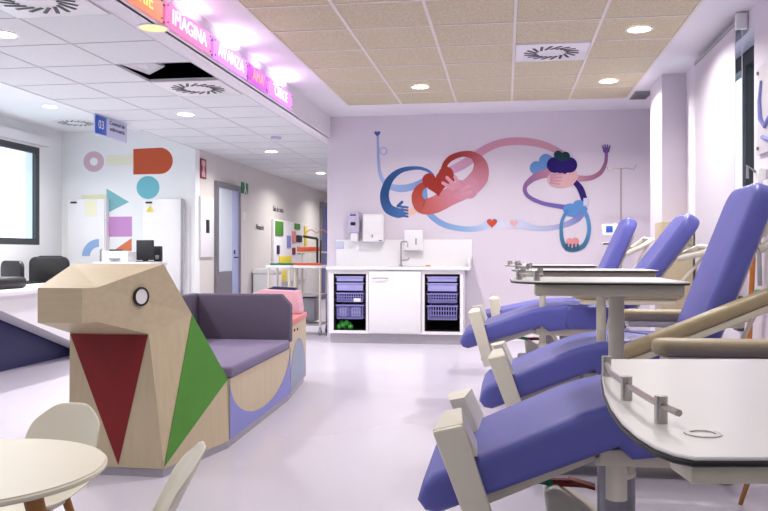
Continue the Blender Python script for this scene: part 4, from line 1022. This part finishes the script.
# foreground tray table
t = thing('tray_table', 'white tray table with rounded corner and steel pegs, nearest the camera', 'tray table', (0, 0, 0))
TZ = .84
op = [(612, 359), (605, 362), (602.5, 368), (602, 378), (604.5, 392), (611, 407), (622, 422), (637, 435), (655, 446), (674, 453), (695, 457)]
ot = [tuple(atZ(a, b_, TZ).xy) for a, b_ in op]
nd = Vector((math.cos(YAW), math.sin(YAW)))
nr, fr = Vector(ot[-1])+nd*.56, Vector(ot[0])+nd*.50
ot = [(ot[0][0], ot[0][1])]+ot[1:]+[tuple(nr), tuple(nr+Vector((-nd.y, nd.x))*.3), tuple(fr)]
rl = [tuple(atZ(a, b_, TZ).xy) for a, b_ in ((606.5, 376), (611, 387), (626.5, 400), (645, 413), (661, 423), (679, 432))]
tray_board(t, .13, .72, .70, 1.29, TZ, (.11, .04, .04, .09), .016, ot, rl, .0062)
bm = NB(); tube(bm, [(.68, 1.0, .06), (.68, 1.0, TZ-.03)], .021, 20); obj('tray_post', bm, M['cream_metal'], t)
bm = NB(); box(bm, .5, 1.0, .96, 1.04, .02, .06, .01); box(bm, .64, .72, .75, 1.3, .02, .06, .01)
obj('foot', bm, M['cream_metal'], t)
bm = NB(); pc_ = atZ(703, 434, TZ); disc(bm, (pc_.x, pc_.y, 0), .016, TZ+.0002, TZ+.001, 24, hole=.011); obj('screw_cap', bm, M['chrome'], t)

# ------------------------------------------------------------------ window wall fittings
t = thing('roller_blind', 'white roller blind lowered over the right window', 'blind', (1.545, 0, 0))
bm = NB(); box(bm, 0, .004, 5.84, 7.02, .9, 2.55); obj('cloth', bm, M['blind'], t)
bm = NB(); tube(bm, [(.03, 5.8, 2.575), (.03, 7.05, 2.575)], .03, 16); obj('roller', bm, M['grey'], t)
bm = NB(); box(bm, -.005, .07, 5.79, 5.83, 2.52, 2.63, .006); obj('bracket', bm, M['white'], t)
bm = NB(); tube(bm, [(.04, 5.82, 2.52), (.045, 5.83, 1.2)], .003, 5); obj('bead_chain', bm, M['white'], t)
# picture on the right wall
t = thing('wall_picture', 'clear framed picture with blue figure outline on right wall', 'picture', (XR, 5.17, 1.635))
bm = NB(); box(bm, -.02, 0, -.38, .38, 0, .56, .004); obj('panel', bm, mat('pale print', (226, 222, 226), .3, var=.02), t)
bm = NB(); tube(bm, [(-.022, .27, .46), (-.022, .3, .34), (-.022, .28, .22), (-.022, .2, .16), (-.022, .1, .2), (-.022, -.1, .14)], [.01, .016, .02, .014, .02, .01], 10); tube(bm, [(-.022, .25, .1), (-.022, .1, .06), (-.022, -.2, .08)], .014, 8); obj('painted_figure', bm, M['peri'], t)
bm = NB()
for y in (-.34, .34):
    for z in (.04, .52): tube(bm, [(-.022, y, z), (-.03, y, z)], .012, 10)
obj('corner_pins', bm, M['steel'], t)
# rail with hose behind second chair
t = thing('wall_rail', 'white medical wall rail with hook behind the tall blue backrest', 'rail', (XR, 5.1, 1.42))
bm = NB(); box(bm, -.03, 0, -1.6, .55, 0, .04, .005); box(bm, -.05, 0, .3, .42, -.06, .12, .01); obj('rail_bar', bm, M['white'], t)
bm = NB(); tube(bm, [(-.05, .36, .1), (-.1, .36, .14), (-.1, .36, .06)], .01, 8); tube(bm, [(-.03, .5, .0), (-.06, .48, -.05), (-.04, .45, -.1)], .012, 8); obj('hook', bm, M['grey'], t)
hx = atX(754, 230, XR-.05)
t = thing('orange_hose', 'orange hose hanging on wall behind the sloping armrest', 'hose', (0, 0, 0))
pts = [(XR-.05, hx.y-.02, 1.36), (XR-.06, hx.y, 1.2), (XR-.06, hx.y-.01, .95), (XR-.06, hx.y+.03, .7), (XR-.05, hx.y+.12, .3)]
bm = NB(); tube(bm, pts, .017, 12); obj('hose', bm, M['orange_hose'], t)
bm = NB(); p = pts[3]; box(bm, XR-.09, XR-.0, p[1]-.26, p[1]-.14, .68, .78, .015); obj('green_connector', bm, M['gplastic'], t)
bm = NB(); tube(bm, [(XR-.03, hx.y-.12, 1.3), (XR-.04, hx.y-.06, 1.1), (XR-.04, hx.y-.09, .8)], .014, 10); tag(obj('grey_tube', bm, M['grey']), 'grey tube on the wall beside the orange hose', 'tube')
bm = NB(); p = atX(742, 325, XR); box(bm, XR-.04, XR, p.y-.05, p.y+.07, p.z-.04, p.z+.2, .005); tag(obj('socket_block', bm, M['dgrey']), 'dark socket block low on wall behind the tall backrest', 'socket')
# IV stand
p = atY(621, 168, 8.9)
t = thing('drip_stand', 'thin steel drip stand with hooks beside farthest blue chair', 'stand', (p.x, 8.9, 0))
bm = NB(); tube(bm, [(0, 0, .06), (0, 0, p.z)], .009, 10); obj('pole', bm, M['chrome'], t)
bm = NB()
for s in (-1, 1): tube(bm, [(0, 0, p.z-.01), (s*.06, 0, p.z), (s*.13, 0, p.z-.02), (s*.155, 0, p.z+.03)], .006, 8)
obj('hooks', bm, M['chrome'], t)
bm = NB()
for k in range(5):
    a = 2*PI*k/5+.3; tube(bm, [(0, 0, .08), (.26*math.cos(a), .26*math.sin(a), .06)], .012, 8); tube(bm, [(.26*math.cos(a), .26*math.sin(a)-.01, .028), (.26*math.cos(a), .26*math.sin(a)+.01, .028)], .027, 10)
obj('base', bm, M['grey'], t)
# infusion pump and monitor clamped to it
a = atY(603, 224, 8.75); c = atY(616, 236, 8.75)
t = thing('infusion_pump', 'white infusion pump with blue screen on the drip stand', 'medical device', ((a.x+c.x)/2+.02, 8.78, c.z)); w = (c.x-a.x)/2+.03
bm = NB(); box(bm, -w, w, -.05, .08, 0, a.z-c.z, .012); obj('body', bm, M['white'], t)
bm = NB(); box(bm, -w*.6, w*.1, -.056, -.05, .04, a.z-c.z-.02, .004); obj('screen', bm, M['bluepanel'], t)
bm = NB(); tube(bm, [(w*.5, .02, a.z-c.z), (w*1.6, .02, a.z-c.z+.02), (w*1.6, .02, a.z-c.z-.06)], .012, 8); obj('clamp', bm, M['grey'], t)
a = atY(602, 240.5, 8.75); c = atY(612, 243, 8.75)
t = thing('syringe_holder', 'small dark edged holder below the white infusion pump', 'medical device', ((a.x+c.x)/2+.05, 8.8, c.z-.02))
bm = NB(); box(bm, -.1, .1, -.05, .05, 0, .025, .006); obj('shelf', bm, M['white'], t)
bm = NB(); box(bm, -.09, .06, -.056, -.05, .004, .02, .003); obj('front_strip', bm, M['ink'], t)
# beige low cabinet by pillar
p = atY(656, 222, 7.45)
t = thing('bedside_cabinet', 'narrow beige cabinet standing before the white pillar', 'cabinet', (1.47, 7.5, 0))
bm = NB(); box(bm, -.13, .13, -.18, .18, .06, p.z, .008); obj('body', bm, M['brownish'], t)
bm = NB(); box(bm, -.12, .12, -.195, -.18, .1, p.z-.22, .004); dd = obj('door', bm, M['brownish'], t)
bm = NB(); box(bm, -.12, .12, -.195, -.18, p.z-.2, p.z-.03, .004); dr = obj('drawer', bm, M['brownish'], t)
bm = NB(); tube(bm, [(-.04, -.21, p.z-.11), (.04, -.21, p.z-.11)], .006, 8); obj('knob', bm, M['chrome'], dr)
bm = NB()
for x in (-.1, .1):
    for y in (-.15, .15): cyl(bm, x, y, 0, .06, .02)
obj('feet', bm, M['black'], t)
